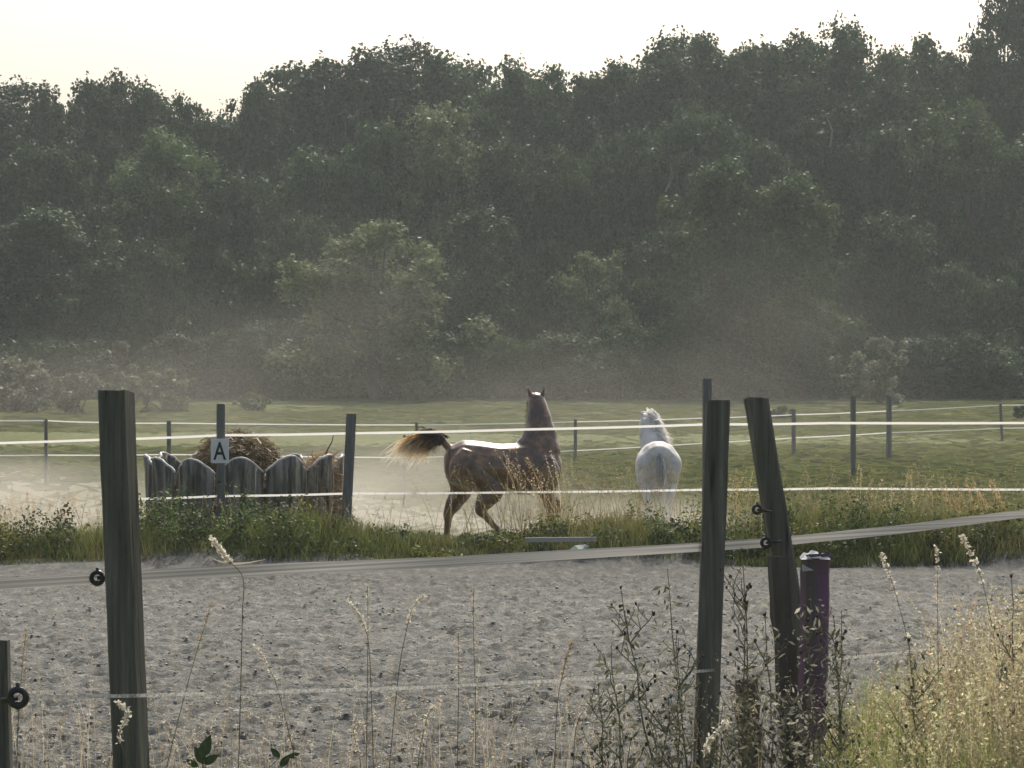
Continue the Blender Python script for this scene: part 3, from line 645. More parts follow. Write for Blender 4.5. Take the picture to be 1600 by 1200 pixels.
SK = [([(372, 1240), (376, 1080), (379, 960), (380, 905), (362, 880), (345, 860), (332, 843)], 8.9, 1.0, 'tall grass stalk with bent white tip right of the left post', .26, 70, [(330, 872), (345, 878), (365, 881), (390, 879), (415, 874)], 1.3),
      ([(255, 1230), (285, 1100), (310, 1010), (330, 945)], 9.4, .2, 'thin brown grass stalk leaning right beside the left post', .3, 26, None, 1),
      ([(25, 1230), (30, 1100), (36, 1030), (40, 990)], 9.2, .1, 'brown grass stalk rising by the corner insulator at far left', .4, 26, None, 1),
      ([(470, 1230), (450, 1140), (428, 1060), (400, 1010)], 9.6, .95, 'pale grass stalk bending left beside the tall white tipped one', .25, 40, None, 1.1),
      ([(584, 1230), (580, 1080), (575, 1000), (560, 960), (543, 940)], 9.6, .95, 'pale stalk arching left in the middle of the sand', .35, 50, None, 1.1),
      ([(572, 1230), (574, 1080), (575, 980), (574, 915)], 9.9, .55, 'straight straw stalk just right of the left arching stalk', .3, 30, None, 1),
      ([(606, 1230), (622, 1060), (634, 990), (645, 950), (663, 930)], 9.8, .8, 'straw stalk curving right below the horse tail', .35, 44, None, 1.1),
      ([(742, 1230), (743, 1100), (740, 990), (740, 920)], 10.1, .4, 'upright straw stalk below the chestnut horse', .35, 40, None, 1),
      ([(714, 1230), (716, 1110), (717, 1040), (716, 990)], 9.7, .5, 'shorter upright straw stalk below the chestnut horse', .3, 36, None, 1),
      ([(866, 1230), (870, 1110), (880, 1050), (893, 1004)], 9.9, .5, 'straw stalk leaning right below the brown horse chest', .3, 46, None, 1.3),
      ([(240, 1250), (205, 1200), (187, 1150), (200, 1115), (185, 1098)], 8.2, 1.0, 'white seeding stalk curling in front of the left post foot', .45, 60, None, 1.2),
      ([(895, 1240), (900, 1140), (920, 1100), (945, 1085)], 9.3, .9, 'arching pale stalk among the thistles', .4, 40, None, 1.1),
      ([(1090, 1260), (1094, 1200), (1110, 1155), (1135, 1130)], 8.6, 1.0, 'white seeding stalk bending right at the foot of the upright post', .4, 60, None, 1.4),
      ([(1440, 1230), (1425, 1040), (1400, 930), (1378, 868)], 9.6, .9, 'pale stalk leaning left above the yellow grass', .25, 46, None, 1.2),
      ([(1470, 1230), (1466, 1040), (1465, 930), (1464, 858)], 9.9, .8, 'straight pale stalk in the middle of the yellow grass', .25, 40, None, 1.2),
      ([(1570, 1230), (1560, 1050), (1535, 910), (1503, 838)], 9.4, 1.0, 'tallest white tipped stalk leaning left at far right', .25, 56, None, 1.4),
      ([(650, 1250), (655, 1180), (668, 1120), (678, 1105)], 9.0, .85, 'short curled pale stalk at the bottom below the horse rump', .45, 40, None, 1.1),
      ([(560, 1250), (563, 1190), (552, 1140), (566, 1130)], 9.1, .7, 'short bent straw stalk at the bottom centre left', .45, 36, None, 1.1)]
for pth, d, pale, lab, head, nh, lf, sz in SK: stalk(pth, d, pale, lab, head, nh, .0022, lf, sz)

# ------------------------------------------------------------------ thistles / knapweed skeletons
mat_thistle = pmat('thistle_stem', [(.3, (.08, .08, .05)), (.7, (.26, .24, .16))], 30, 4, .8)
mat_thistle_head = pmat('thistle_head', [(.3, (.03, .025, .018)), (.7, (.11, .085, .06))], 60, 3, .8)
def thistle(px, topy, d, lean, label, seedv, nb=9, spread=.22, pale=0):
    g = random.Random(seedv); x = (px - 800) / F * d; z0 = float(gz(x, d)); top = P(px + lean, topy, d); H = top.z - z0
    t = empty('thistle_plant', (x, d, z0)); mb = MB(); hb = MB(); b = Bulk()
    def zig(a, c, n, j):
        return [a.lerp(c, i / n) + Vector((g.uniform(-j, j), g.uniform(-j, j), 0)) * (1 if 0 < i < n else 0) for i in range(n + 1)]
    tip = Vector((top.x - x, 0, H)); main = zig(Vector((0, 0, -.03)), tip, 9, .008)
    mb.tube(main, [.0055 - .004 * i / 9 for i in range(10)], 5)
    ends = [tip]
    for k in range(nb):
        u = g.uniform(.25, .9); p = main[int(u * 9)]; a = g.uniform(0, 6.28); ln = spread * g.uniform(.4, 1.1) * (1.15 - u * .6)
        e = p + Vector((math.cos(a) * ln, math.sin(a) * ln * .6, ln * g.uniform(.7, 1.5))); pth = zig(p, e, 4, .006)
        mb.tube(pth, [.003, .0028, .0025, .002, .0015], 4); ends.append(e)
        for q in range(g.randint(1, 3)):
            p2 = pth[g.randint(1, 3)]; e2 = p2 + Vector((g.uniform(-.07, .07), g.uniform(-.05, .05), g.uniform(.03, .10)))
            mb.tube([p2, p2.lerp(e2, .5) + Vector((g.uniform(-.01, .01), 0, 0)), e2], [.002, .0018, .0014], 4); ends.append(e2)
    for e in ends:
        r = g.uniform(.0035, .0075) if g.random() < .55 else .002; hb.ball(e, r, 7, 5, (1, 1, 1.25))
        for s_ in range(6):
            a = g.uniform(0, 6.28); hb.tube([e + Vector((0, 0, r * .4)), e + Vector((math.cos(a) * r * 1.5, math.sin(a) * r * 1.5, r * g.uniform(.6, 2)))], [.0012, .0004], 3)
    m = 110 + nb * 12; pts = []
    for k in range(m):
        i = g.randint(1, 8); p = main[i]; a = g.uniform(0, 6.28); pts.append((p.x + math.cos(a) * g.uniform(.01, .09), p.y + math.sin(a) * .06, p.z + g.uniform(-.04, .05)))
    V, Q, C = leaves(np.array(pts), rng.normal(size=(m, 3)), rng.uniform(.012, .05, m), mixc((.05, .06, .03), (.26, .25, .17) if pale < .5 else (.5, .48, .4), rng.random(m)), .28); b.add(V, Q, C)
    mb.build('stem', mat_thistle, t); hb.build('seed_heads', mat_thistle_head, t)['kind'] = 'stuff'; b.build('leaves', M['stalk_tint'], t)['kind'] = 'stuff'
    tag(t, label, 'thistle', 'dried thistles along the near fence')
TH = [(1040, 918, 9.6, -70, 'thistle with a bare leaning stem topping the clump left of the upright post'), (1085, 890, 9.7, -42, 'thistle whose top reaches nearest the upright post from the left'),
      (985, 1010, 9.4, -30, 'low bushy thistle at the left of the clump'), (1060, 1000, 9.5, 0, 'bushy thistle touching the left side of the upright post'), (955, 1070, 9.2, -20, 'shortest leftmost thistle in the clump'),
      (1160, 930, 9.9, 5, 'thistle standing in the gap between the two tall right posts'), (1180, 860, 9.9, -20, 'tall thin weed in the gap with pale flowers at its top'), (1215, 960, 9.6, -20, 'bushy thistle in front of the leaning post foot'),
      (1265, 915, 9.7, 0, 'pale curly thistle in front of the purple stub'), (1310, 955, 9.8, 5, 'dark thistle just right of the purple stub'), (1325, 1010, 9.5, -20, 'leaning dark thistle between the stub and the yellow grass'),
      (1215, 1050, 9.2, 20, 'pale low thistle at the foot of the leaning post'), (1170, 1080, 9.2, -10, 'low thistle at the foot of the upright post'), (1590, 900, 9.3, -10, 'dark thistle at the right edge of the photo'),
      (1440, 1000, 9.2, -20, 'dark thistle stem inside the yellow grass'), (1020, 1090, 9.1, 25, 'low tangled thistle at the bottom of the clump'), (1280, 1070, 9.1, -15, 'low pale thistle below the purple stub'),
      (1120, 1100, 9.0, 10, 'low thistle right in front of the upright post foot')]
for i, (px, ty, d, ln, lab) in enumerate(TH):
    thistle(px, ty, d, ln, lab, 100 + i, 9 if ty > 900 else 7, .16 if ty > 900 else .14, 1 if 'pale' in lab else 0)
# broad leaf at bottom left
t = empty('leafy_weed', (P(325, 1200, 9.6).x, 9.6, float(gz(-1.2, 9.6)))); b = Bulk(); mb = MB(); g0 = t.location
lm = pmat('weed_leaf', [(.3, (.05, .08, .025)), (.7, (.10, .14, .05))], 40, 4, .6)
for (a, c, s_, an) in [(322, 1166, .050, 1.2), (312, 1180, .042, 2.2), (330, 1186, .036, .5), (430, 1176, .028, 2.4), (446, 1188, .032, .9), (460, 1180, .024, .3), (300, 1192, .03, 2.7)]:
    p = P(a, c, 9.6) - g0; ax = Vector((math.cos(an), .25, math.sin(an))); ay = Vector((-math.sin(an), .1, math.cos(an))); lf = MB()
    out = [(-1, 0), (-.75, .30), (-.35, .50), (.1, .46), (.55, .28), (1, 0)]
    top = [p + ax * (u * s_) + ay * (w * s_) + Vector((0, -.25 * abs(w) * s_, 0)) for u, w in out]; bot = [p + ax * (u * s_) - ay * (w * s_) + Vector((0, -.25 * abs(w) * s_, 0)) for u, w in out]; mid = [p + ax * (u * s_) for u, w in out]
    lf.add(top + mid + bot, [(k + 6, k + 7, k + 1, k) for k in range(5)] + [(k + 12, k + 13, k + 7, k + 6) for k in range(5)]); lf.build('leaf', lm, t, True)
    mb.tube([(0, 0, 0), (p.x * .5, .02, p.z * .5), p - ax * s_], [.003, .0025, .0015], 5)
mb.build('stem', mat_thistle, t); tag(t, 'small broad leaved green weed at the bottom left of centre', 'weed')

# ------------------------------------------------------------------ fence posts
def post(name, pts, d, w, dep, mat, label, group=None, ztop=None, top_mat=None, extra=None, base_z=None, jag=.0009):
    """pts: top (px,py) and lower (px,py) centre line; runs on down to the ground"""
    a = P(*pts[0], d); b_ = P(*pts[1], d); g = float(gz(b_.x, d)) - .35
    u = (g - a.z) / (b_.z - a.z); foot = a + (b_ - a) * u
    root = empty(name, (foot.x, foot.y, float(gz(foot.x, d)))); off = root.location
    mb = MB(); n = 16; V = []; Fs = []
    gr = random.Random(int(abs(pts[0][0]) * 7 + d * 10)); ch = w * .12
    prof = [(-w/2 + ch, -dep/2), (w/2 - ch, -dep/2), (w/2, -dep/2 + ch), (w/2, dep/2 - ch), (w/2 - ch, dep/2), (-w/2 + ch, dep/2), (-w/2, dep/2 - ch), (-w/2, -dep/2 + ch)]
    rotz = gr.uniform(-.12, .12) if extra is None else extra
    for i in range(n + 1):
        c = foot.lerp(a, i / n) - off; wob = Vector((gr.uniform(-jag, jag), gr.uniform(-jag, jag), 0))
        for (px_, py_) in prof:
            tz = (gr.uniform(-.003, .003) - py_ * .12) if i == n else 0
            q = Vector((px_ * math.cos(rotz) - py_ * math.sin(rotz), px_ * math.sin(rotz) + py_ * math.cos(rotz), tz)); V.append(c + wob + q * (1 + gr.uniform(-.006, .006)))
    for i in range(n):
        for k in range(8): Fs.append((i * 8 + k, i * 8 + (k + 1) % 8, (i + 1) * 8 + (k + 1) % 8, (i + 1) * 8 + k))
    mb.add(V, Fs); mb.cur = 1 if top_mat else 0; mb.add([], []); nV = len(mb.v)
    mb.f.append(tuple(n * 8 + k for k in range(8))); mb.mi.append(mb.cur)
    mb.build('shaft', [mat, top_mat] if top_mat else [mat], root)
    tag(root, label, 'fence post', group); return root

NG = 'posts of the near fence'
pL = post('fence_post', [(181, 612), (205, 1200)], 8.5, .108, .10, M['post'], 'big dark square post nearest the camera on the left', NG, extra=-.32)
p2 = post('fence_post', [(1122, 628), (1102, 1180)], 10.7, .105, .095, M['post'], 'dark upright post left of the leaning one in the right foreground', NG, top_mat=M['sunlit_endgrain'])
p3 = post('fence_post', [(1181, 623), (1250, 1040)], 10.9, .103, .095, M['post'], 'dark post leaning left beside the purple stub', NG, extra=.1)
p4 = post('stub_post', [(1274, 866), (1268, 1120)], 10.4, .108, .10, M['purple'], 'short purple painted stub with pale broken top behind the thistles', None, top_mat=M['sunlit_endgrain'], extra=.25, jag=.008)
p5 = post('stub_post', [(1218, 870), (1236, 1150)], 10.25, .085, .08, M['stub'], 'short weathered brown stub in front of the leaning post', None, extra=.2, jag=.008)
p6 = post('stub_post', [(1168, 1062), (1174, 1180)], 11.4, .10, .07, M['stub'], 'lowest rotten stub in the gap between the two tall right posts', None, extra=.3, jag=.01)
p7 = post('fence_post', [(0, 1000), (4, 1200)], 7.9, .058, .05, M['post'], 'narrow dark post cut off by the left edge of the photo', NG)
mb = MB(); 
for (a_, c_, w_, h_) in [(1258, 866, .024, .008), (1271, 864, .034, .013), (1287, 866, .024, .006)]:
    q_ = P(a_, c_, 10.38) - p4.location; mb.add([q_ + Vector(v) for v in [(-w_, -.045, -.02), (w_, -.045, -.02), (w_ * .8, .045, -.015), (-w_ * .8, .045, -.015), (-w_ * .3, 0, h_), (w_ * .5, .01, h_ * .5)]], [(3, 2, 1, 0), (0, 1, 5, 4), (1, 2, 5), (2, 3, 4, 5), (3, 0, 4)])
q_ = P(1261, 888, 10.33) - p4.location; mb.add([q_ + Vector(v) for v in [(-.022, 0, .018), (-.02, 0, -.012), (.028, 0, -.008), (-.022, -.012, .018), (-.02, -.012, -.012), (.028, -.012, -.008)]], [(0, 1, 2), (5, 4, 3), (0, 3, 4, 1), (1, 4, 5, 2), (2, 5, 3, 0)]); mb.build('splintered_top', M['sunlit_endgrain'], p4)

def insulator(parent, px, py, d, r=.022, to=None):
    off = parent.location; c = P(px, py, d) - off; o = None
    mb = MB(); mb.torus(c, r, r * .42, 'Y', 18, 8); mb.tube([c + Vector((0, 0, -r * 1.4)), c + Vector((0, 0, -r * .5))], r * .38, 8); mb.tube([c + Vector((0, 0, r * .6)), c + Vector((0, 0, r * 1.8))], r * .3, 8)
    if to: e = P(*to, d) - off; mb.tube([c, e], r * .35, 8)
    o = mb.build('insulator', M['black'], parent, True)
    m2 = MB(); m2.ball(c + Vector((-r * .2, -r * .6, r * .3)), r * .22, 8, 5); m2.build('screw_head', M['steel'], o); return o
insulator(pL, 152, 903, 8.6, .021, (172, 902)); insulator(p3, 1197, 848, 10.8, .020, (1222, 846)); insulator(p3, 1183, 796, 10.75, .018, (1206, 800)); insulator(p7, 28, 1090, 7.8, .027, (2, 1095))

# ------------------------------------------------------------------ electric tapes
def tape(name, pts, width, mat, label, group=None, thick=.0025, d=None, sag=0, twist=0):
    """pts: (px, py, d)"""
    W3 = [P(a, b_, c) for a, b_, c in pts]; fine = []
    for i in range(len(W3) - 1):
        for k in range(12):
            u = k / 12; q = W3[i].lerp(W3[i + 1], u); q.z -= sag * 4 * u * (1 - u); fine.append(q)
    fine.append(W3[-1]); V = []; Fs = []; g = random.Random(len(pts))
    ph = g.uniform(0, 6)
    for i, q in enumerate(fine):
        a = twist * math.sin(i * .35 + ph); hz = Vector((0, math.sin(a), math.cos(a))) * width / 2; th = Vector((0, math.cos(a), -math.sin(a))) * thick / 2
        V += [q - hz - th, q + hz - th, q + hz + th, q - hz + th]
    V = [V[i] for i in range(len(V)) if i % 4 < 2]
    for i in range(len(fine) - 1): Fs.append((i * 2, i * 2 + 1, i * 2 + 3, i * 2 + 2))
    mb = MB(); mb.add(V, Fs); o = mb.build(name, mat); tag(o, label, 'fence tape', group); return o
tape('fence_tape', [(-150, 921, 8.1), (152, 903, 8.62), (450, 888, 9.2), (700, 878, 9.7), (1090, 855, 10.65), (1197, 848, 10.98), (1400, 828, 11.6), (1640, 797, 12.4)], .043, M['tape_old'], 'wide greyed tape of the near fence crossing above the sand', None, .0025, None, .0, .25)
tape('fence_rope', [(28, 1090, 7.8), (205, 1087, 8.42), (640, 1075, 9.4), (820, 1066, 9.9), (1103, 1048, 10.62), (1310, 1029, 11.2), (1640, 996, 12.2)], .013, M['rope'], 'thin lower fence rope crossing in front of the posts over the sand', None, .006)
tape('fence_rope', [(1270, 1142, 10.4), (1330, 1130, 10.9), (1420, 1110, 11.8), (1640, 1070, 13.5)], .014, M['rope'], 'lowest slack fence rope disappearing into the yellow grass', None, .006)
DF = 30.3
tape('fence_tape', [(-120, 695, DF), (160, 687, DF), (345, 680, DF), (545, 677, DF), (820, 671, DF), (1105, 663, DF), (1300, 661, DF), (1720, 660, DF)], .030, M['tape'], 'upper bright white tape running behind the sand in front of the horse', 'white tapes of the middle fence', sag=.006)
tape('fence_tape', [(190, 780, DF), (345, 775, DF), (545, 771, DF), (820, 769, DF), (1105, 765, DF), (1300, 763, DF), (1720, 765, DF)], .027, M['tape'], 'lower bright white tape crossing the horse belly height', 'white tapes of the middle fence', sag=.006)
MG = 'posts of the middle fence'
pA = post('fence_post', [(345, 632), (345, 840)], 30.15, .108, .10, M['post_grey'], 'grey post carrying the letter A board', MG)
pB = post('fence_post', [(549, 647), (541, 815)], 30.15, .125, .11, M['post_grey'], 'grey post standing right of the hay feeder', MG)
pC = post('fence_post', [(1105, 592), (1104, 820)], 30.15, .108, .10, M['post_grey'], 'tall thin grey post half hidden behind the upright foreground post', MG)
# far fence
FG = 'posts of the far pasture fence'
for (px, ty, d, w, lab) in [(72, 655, 50, .07, 'far fence post faint in dust near the left edge'), (264, 658, 51, .09, 'far fence post above the left end of the hay feeder'), (651, 660, 53, .06, "far fence post behind the chestnut horse's tail"),
                            (632, 680, 44, .05, 'thin far stake below and left of the horse rump'), (899, 655, 59, .08, "far fence post right of the chestnut horse's head"), (1240, 640, 62, .10, 'far fence post just right of the leaning post'),
                            (1333, 619, 52, .11, 'taller left one of the pair of far posts'), (1389, 620, 60, .13, 'shorter right one of the pair of far posts'), (1561, 631, 70, .08, 'crooked far fence post near the right edge')]:
    post('fence_post', [(px + (2 if px == 1561 else 0), ty), (px + (6 if px == 1561 else 0), ty + 80)], d, w, w, M['post_grey'], lab, FG)
tape('fence_tape', [(-120, 656, 47), (72, 657, 50), (165, 660, 50.5), (264, 661, 51), (651, 664, 53), (899, 659, 59), (1105, 653, 61), (1240, 648, 62), (1389, 642, 61), (1561, 633, 70), (1720, 630, 74)], .024, M['tape'], 'upper white tape of the far pasture fence', 'tapes of the far fence', sag=.01)
tape('fence_tape', [(-120, 711, 47), (72, 711, 50), (264, 710, 51), (651, 715, 53), (899, 704, 59), (1105, 692, 61), (1240, 684, 62), (1389, 676, 61), (1561, 669, 70), (1720, 666, 74)], .024, M['tape'], 'lower white tape of the far pasture fence', 'tapes of the far fence', sag=.01)

# sign A
def sign():
    d = 30.05; c = P(343.5, 704.5, d); t = empty('letter_sign', tuple(c)); k = d / F
    mb = MB(); mb.box((0, 0, 0), 28 * k, .012, 38 * k); mb.build('board', M['signw'], t)
    cu = bpy.data.curves.new('letter', 'FONT'); cu.body = 'A'; cu.size = 1; cu.extrude = .004; cu.align_x = 'CENTER'; cu.align_y = 'CENTER'; cu.offset = .012
    tmp = bpy.data.objects.new('tmp', cu); COL.objects.link(tmp); dg = bpy.context.evaluated_depsgraph_get(); me = bpy.data.meshes.new_from_object(tmp.evaluated_get(dg)); bpy.data.objects.remove(tmp)
    co = np.array([v.co[:] for v in me.vertices]); mn = co.min(0); mxx = co.max(0); ww, hh = 20 * k, 28 * k
    for v in me.vertices:
        v.co = Vector(((v.co.x - (mn[0] + mxx[0]) / 2) / (mxx[0] - mn[0]) * ww, -.010 - (v.co.z) * .3, (v.co.y - (mn[1] + mxx[1]) / 2) / (mxx[1] - mn[1]) * hh))
    me.materials.clear(); me.materials.append(M['signk']); link('letter', me, t); tag(t, 'white board with black letter A on a grey fence post', 'sign')
sign()

# ------------------------------------------------------------------ round hay feeder
def feeder():
    d = 32.3; cx = (382 - 800) / F * d; z0 = float(gz(cx, d)); Rr = 294 / 2 / F * d; t = empty('hay_feeder', (cx, d, z0))
    ztop = CAMZ + (HOR - 714) / F * (d - Rr) - z0; nlob = 12; seg = nlob * 16; ph0 = R(-90) + R(4)
    def top(a): 
        c = math.cos(nlob * (a - ph0)); return ztop + .02 * math.sin(7.3 * round(nlob * (a - ph0) / 6.283)) - .21 * (1 - max(0, (c + 1) / 2) ** .6)
    def rad(a, z): return Rr + .06 * math.cos(nlob * (a - ph0)) * (z / ztop) + .016 * math.cos(nlob * 5 * a) + .006 * math.sin(a * 97)
    # one panel per lobe
    for L in range(nlob):
        mb = MB(); V = []; Fs = []; ns = 16; nz = 8; a0 = ph0 + 2 * math.pi * (L - .5) / nlob; wl = 2 * math.pi / nlob * .93; a0 += wl * .035
        for side in (0, 1):
            for i in range(ns + 1):
                a = a0 + wl * i / ns; tz = top(a)
                for k in range(nz + 1):
                    z = tz * k / nz; r = rad(a, z) - side * .03 + (.012 if k == nz and side == 0 else 0); V.append((r * math.cos(a), r * math.sin(a), z - .02 - .015 * 0))
        n1 = (ns + 1) * (nz + 1)
        for i in range(ns):
            for k in range(nz):
                q = i * (nz + 1) + k; Fs.append((q, q + nz + 1, q + nz + 2, q + 1)); q += n1; Fs.append((q, q + 1, q + nz + 2, q + nz + 1))
            q = i * (nz + 1) + nz; Fs.append((q, q + nz + 1, q + nz + 1 + n1, q + n1))
        for k in range(nz):
            Fs.append((k, k + 1, k + 1 + n1, k + n1)); q = ns * (nz + 1) + k; Fs.append((q, q + n1, q + 1 + n1, q + 1))
        mb.add(V, Fs)
        for q in (1, 3.5, 6):   # upright ribs
            a = a0 + wl * (q + .5) / 8; r = rad(a, 1) + .006
            mb.tube([(r * math.cos(a), r * math.sin(a), 0), (r * math.cos(a), r * math.sin(a), top(a) - .03)], [.012, .010], 5)
        # rolled lip
        mb.build('panel', M['feeder'], t, True); mb = MB()
        mb.tube([((rad(a, ztop) - .01) * math.cos(a), (rad(a, ztop) - .01) * math.sin(a), top(a) - .015) for a in [a0 + wl * i / ns for i in range(ns + 1)]], .022, 6)
        mb.build('rim', M['rim'], t, True)
    tag(t, 'round grey hay feeder with a scalloped top rim', 'hay feeder')
    # hay
    hx = (372 - 800) / F * (d); h = empty('hay_pile', (hx, d, z0 + .0)); mb = MB(); RR = .9; HH = CAMZ + (HOR - 676) / F * d - z0
    V = []; Fs = []; n = 26; m = 12; g = random.Random(5)
    for i in range(m + 1):
        th = math.pi / 2 * i / m
        for k in range(n):
            a = 2 * math.pi * k / n; w = 1 + g.uniform(-.07, .07); rr = RR * (math.cos(th) ** .55) * (.72 + .25 * (i < 5)) * w; V.append((rr * math.cos(a), rr * math.sin(a), HH * (.35 + .6 * math.sin(th)) * (1 + g.uniform(-.03, .03)) if i else 0))
    for i in range(m):
        for k in range(n): Fs.append((i * n + k, i * n + (k + 1) % n, (i + 1) * n + (k + 1) % n, (i + 1) * n + k))
    mb.add(V, Fs); mb.build('core', M['haycore'], h, True)
    co = np.array(V); pick = rng.integers(n, len(co), 9000); B = co[pick] + rng.normal(size=(9000, 3)) * .035
    d3 = rng.normal(size=(9000, 3)); d3[:, 2] -= .3; ln = rng.uniform(.05, .17, 9000)[:, None]; nn = B / np.linalg.norm(B, axis=1, keepdims=True); d3 = d3 - nn * np.sum(d3 * nn, axis=1, keepdims=True) * .8; d3 = d3 / np.linalg.norm(d3, axis=1, keepdims=True) * ln
    sd_ = rng.normal(size=(9000, 3)) * .004; col = mixc((.11, .08, .035), (.36, .29, .16), rng.random(9000))
    Vv = np.stack([B - sd_, B + sd_, B + d3 + sd_, B + d3 - sd_], 1).reshape(-1, 3); bk = Bulk(); bk.add(Vv, np.arange(36000).reshape(-1, 4), np.repeat(col, 4, axis=0))
    o = bk.build('loose_hay', M['hay'], h); o['kind'] = 'stuff'; tag(h, 'brown heap of hay piled inside the round feeder', 'hay')
    # hay hanging over the right end
    bk = Bulk(); n = 2600; a = rng.uniform(R(-40), R(10), n); B = np.stack([(Rr * .9) * np.cos(a), (Rr * .9) * np.sin(a), rng.uniform(.5, ztop - .05, n)], -1) + rng.normal(size=(n, 3)) * .05
    d3 = rng.normal(size=(n, 3)); d3[:, 2] -= .6; d3 = d3 / np.linalg.norm(d3, axis=1, keepdims=True) * rng.uniform(.08, .25, n)[:, None]; sd_ = rng.normal(size=(n, 3)) * .004
    Vv = np.stack([B - sd_, B + sd_, B + d3 + sd_, B + d3 - sd_], 1).reshape(-1, 3); bk.add(Vv, np.arange(4 * n).reshape(-1, 4), np.repeat(mixc((.16, .09, .035), (.45, .3, .14), rng.random(n)), 4, axis=0))
    h2 = link('hay_wisps', mesh_np('hay_wisps', Vv, np.arange(4 * n).reshape(-1, 4), M['hay'], False, bk.C[0]), None, (cx, d, z0)); tag(h2, 'loose orange hay showing at the right end of the feeder', 'hay', None, 'stuff')
    mb = MB(); d_ = d - .6; mb.tube([P(507, 716, d_), P(513, 700, d_), P(519, 690, d_), P(521, 679, d_)], [.012, .010, .008, .006], 6); o = mb.build('bent_stick', M['black']); tag(o, 'thin black bent stick poking up from the right end of the feeder', 'stick')
feeder()

# low board and teal scrap in the bank
mb = MB(); c = P(876, 843, 28.5); mb.box(c, .86, .045, .052, Matrix.Rotation(-.01, 3, 'Y')); o = mb.build('low_board', M['board']); tag(o, 'low pale grey board lying in the bank below the horse chest', 'board')
mb = MB(); c = P(905, 858, 28.3); V = [c + Vector(q) for q in [(-.12, 0, -.03), (.02, -.05, -.05), (.12, 0, .02), (.08, .08, .03), (-.05, .06, .02)]]
mb.add(V + [v + Vector((0, .02, .02)) for v in V], [(4, 3, 2, 1, 0), (5, 6, 7, 8, 9)] + [(i, (i + 1) % 5, 5 + (i + 1) % 5, 5 + i) for i in range(5)]); o = mb.build('plastic_scrap', M['teal']); tag(o, 'crumpled dark teal plastic scrap below the low board', 'litter')

# ------------------------------------------------------------------ horses
def body_from(loops, name, mat, voxel=.017, it=5):
    mb = MB()
    for pts, rad in loops: mb.tube(pts, rad, 14, up=Vector((0, 0, 1)))
    me = mb.mesh(name, mat); o = bpy.data.objects.new('tmp', me); COL.objects.link(o)
    bm = bmesh.new(); bm.from_mesh(me); bmesh.ops.recalc_face_normals(bm, faces=bm.faces); bm.to_mesh(me); bm.free()
    md = o.modifiers.new('r', 'REMESH'); md.mode = 'VOXEL'; md.voxel_size = voxel; md.use_smooth_shade = True
    ms = o.modifiers.new('s', 'SMOOTH'); ms.iterations = it; ms.factor = .5
    dg = bpy.context.evaluated_depsgraph_get(); m2 = bpy.data.meshes.new_from_object(o.evaluated_get(dg)); bpy.data.objects.remove(o)
    m2.name = name; m2.materials.clear()
    for m in (mat if isinstance(mat, (list, tuple)) else [mat]): m2.materials.append(m)
    return m2

def spline(pts, rad, k=5):
    """smooth a control chain; rad entries are (side, up) pairs"""
    P3 = [Vector(p) for p in pts]; R2 = [(r, r) if not hasattr(r, '__len__') else r for r in rad]; a = []; b_ = []
    for i in range(len(P3) - 1):
        p0 = P3[max(i - 1, 0)]; p1 = P3[i]; p2 = P3[i + 1]; p3 = P3[min(i + 2, len(P3) - 1)]
        for j in range(k):
            u = j / k; a.append(.5 * ((2 * p1) + (p2 - p0) * u + (2 * p0 - 5 * p1 + 4 * p2 - p3) * u * u + (3 * p1 - p0 - 3 * p2 + p3) * u ** 3))
            s = u * u * (3 - 2 * u); b_.append((R2[i][0] * (1 - s) + R2[i + 1][0] * s, R2[i][1] * (1 - s) + R2[i + 1][1] * s))
    a.append(P3[-1]); b_.append(R2[-1]); return a, b_

def hair(name, parent, roots, ends, mids, n, wid, cols, spread0, spread1, seg=8, seedv=1):
    g = np.random.default_rng(seedv); V = []; Q = []; C = []; k = 0
    for i in range(n):
        f = g.random(); r = np.array(roots[0]) * (1 - f) + np.array(roots[1]) * f; e = np.array(ends[0]) * (1 - f) + np.array(ends[1]) * f; m = np.array(mids[0]) * (1 - f) + np.array(mids[1]) * f
        r = r + g.normal(size=3) * spread0; m = m + g.normal(size=3) * (spread0 + spread1) * .5; e = r + (e - r) * g.uniform(.55, 1.08) + g.normal(size=3) * spread1
        a = g.uniform(0, 6.28); sd_ = np.array([math.cos(a) * .3, math.cos(a) * .3, 1.]) ; sd_ /= np.linalg.norm(sd_); cv = g.uniform(.7, 1.3)
        for s in range(seg + 1):
            u = s / seg; p = r * (1 - u) ** 2 + 2 * m * u * (1 - u) + e * u * u; p = p + sd_ * math.sin(u * 6 + a * 2) * .020 * u; w = wid * (1 - .75 * u ** 1.5)
            V += [p - sd_ * w, p + sd_ * w]
            q = u * (len(cols) - 1); j = min(int(q), len(cols) - 2); cc = np.array(cols[j]) * (1 - (q - j)) + np.array(cols[j + 1]) * (q - j); C += [cc * cv, cc * cv]
            if s < seg: Q.append((k + 2 * s, k + 2 * s + 1, k + 2 * s + 3, k + 2 * s + 2))
        k += 2 * (seg + 1)
    return link(name, mesh_np(name, V, Q, M['hair_tint'], False, np.array(C)), parent)

def leg(pts, k=1.0, hind=True):
    """pts: top, stifle/elbow, hock/knee, fetlock, hoof"""
    r = [(.17, .21), (.13, .165), (.070, .078), (.048, .050), (.044, .044), (.048, .048), (.040, .040), (.056, .058)] if hind else [(.11, .17), (.082, .10), (.050, .055), (.034, .036), (.034, .034), (.044, .044), (.038, .038), (.054, .056)]
    a, b_, c, d, e = [Vector(p) for p in pts]
    chain = [a, b_, c, c.lerp(d, .35), c.lerp(d, .75), d, d.lerp(e, .5), e]
    if hind: chain.insert(2, b_.lerp(c, .55)); r.insert(2, (.095, .125))
    return spline(chain, [(x * k, y * k) for x, y in r])

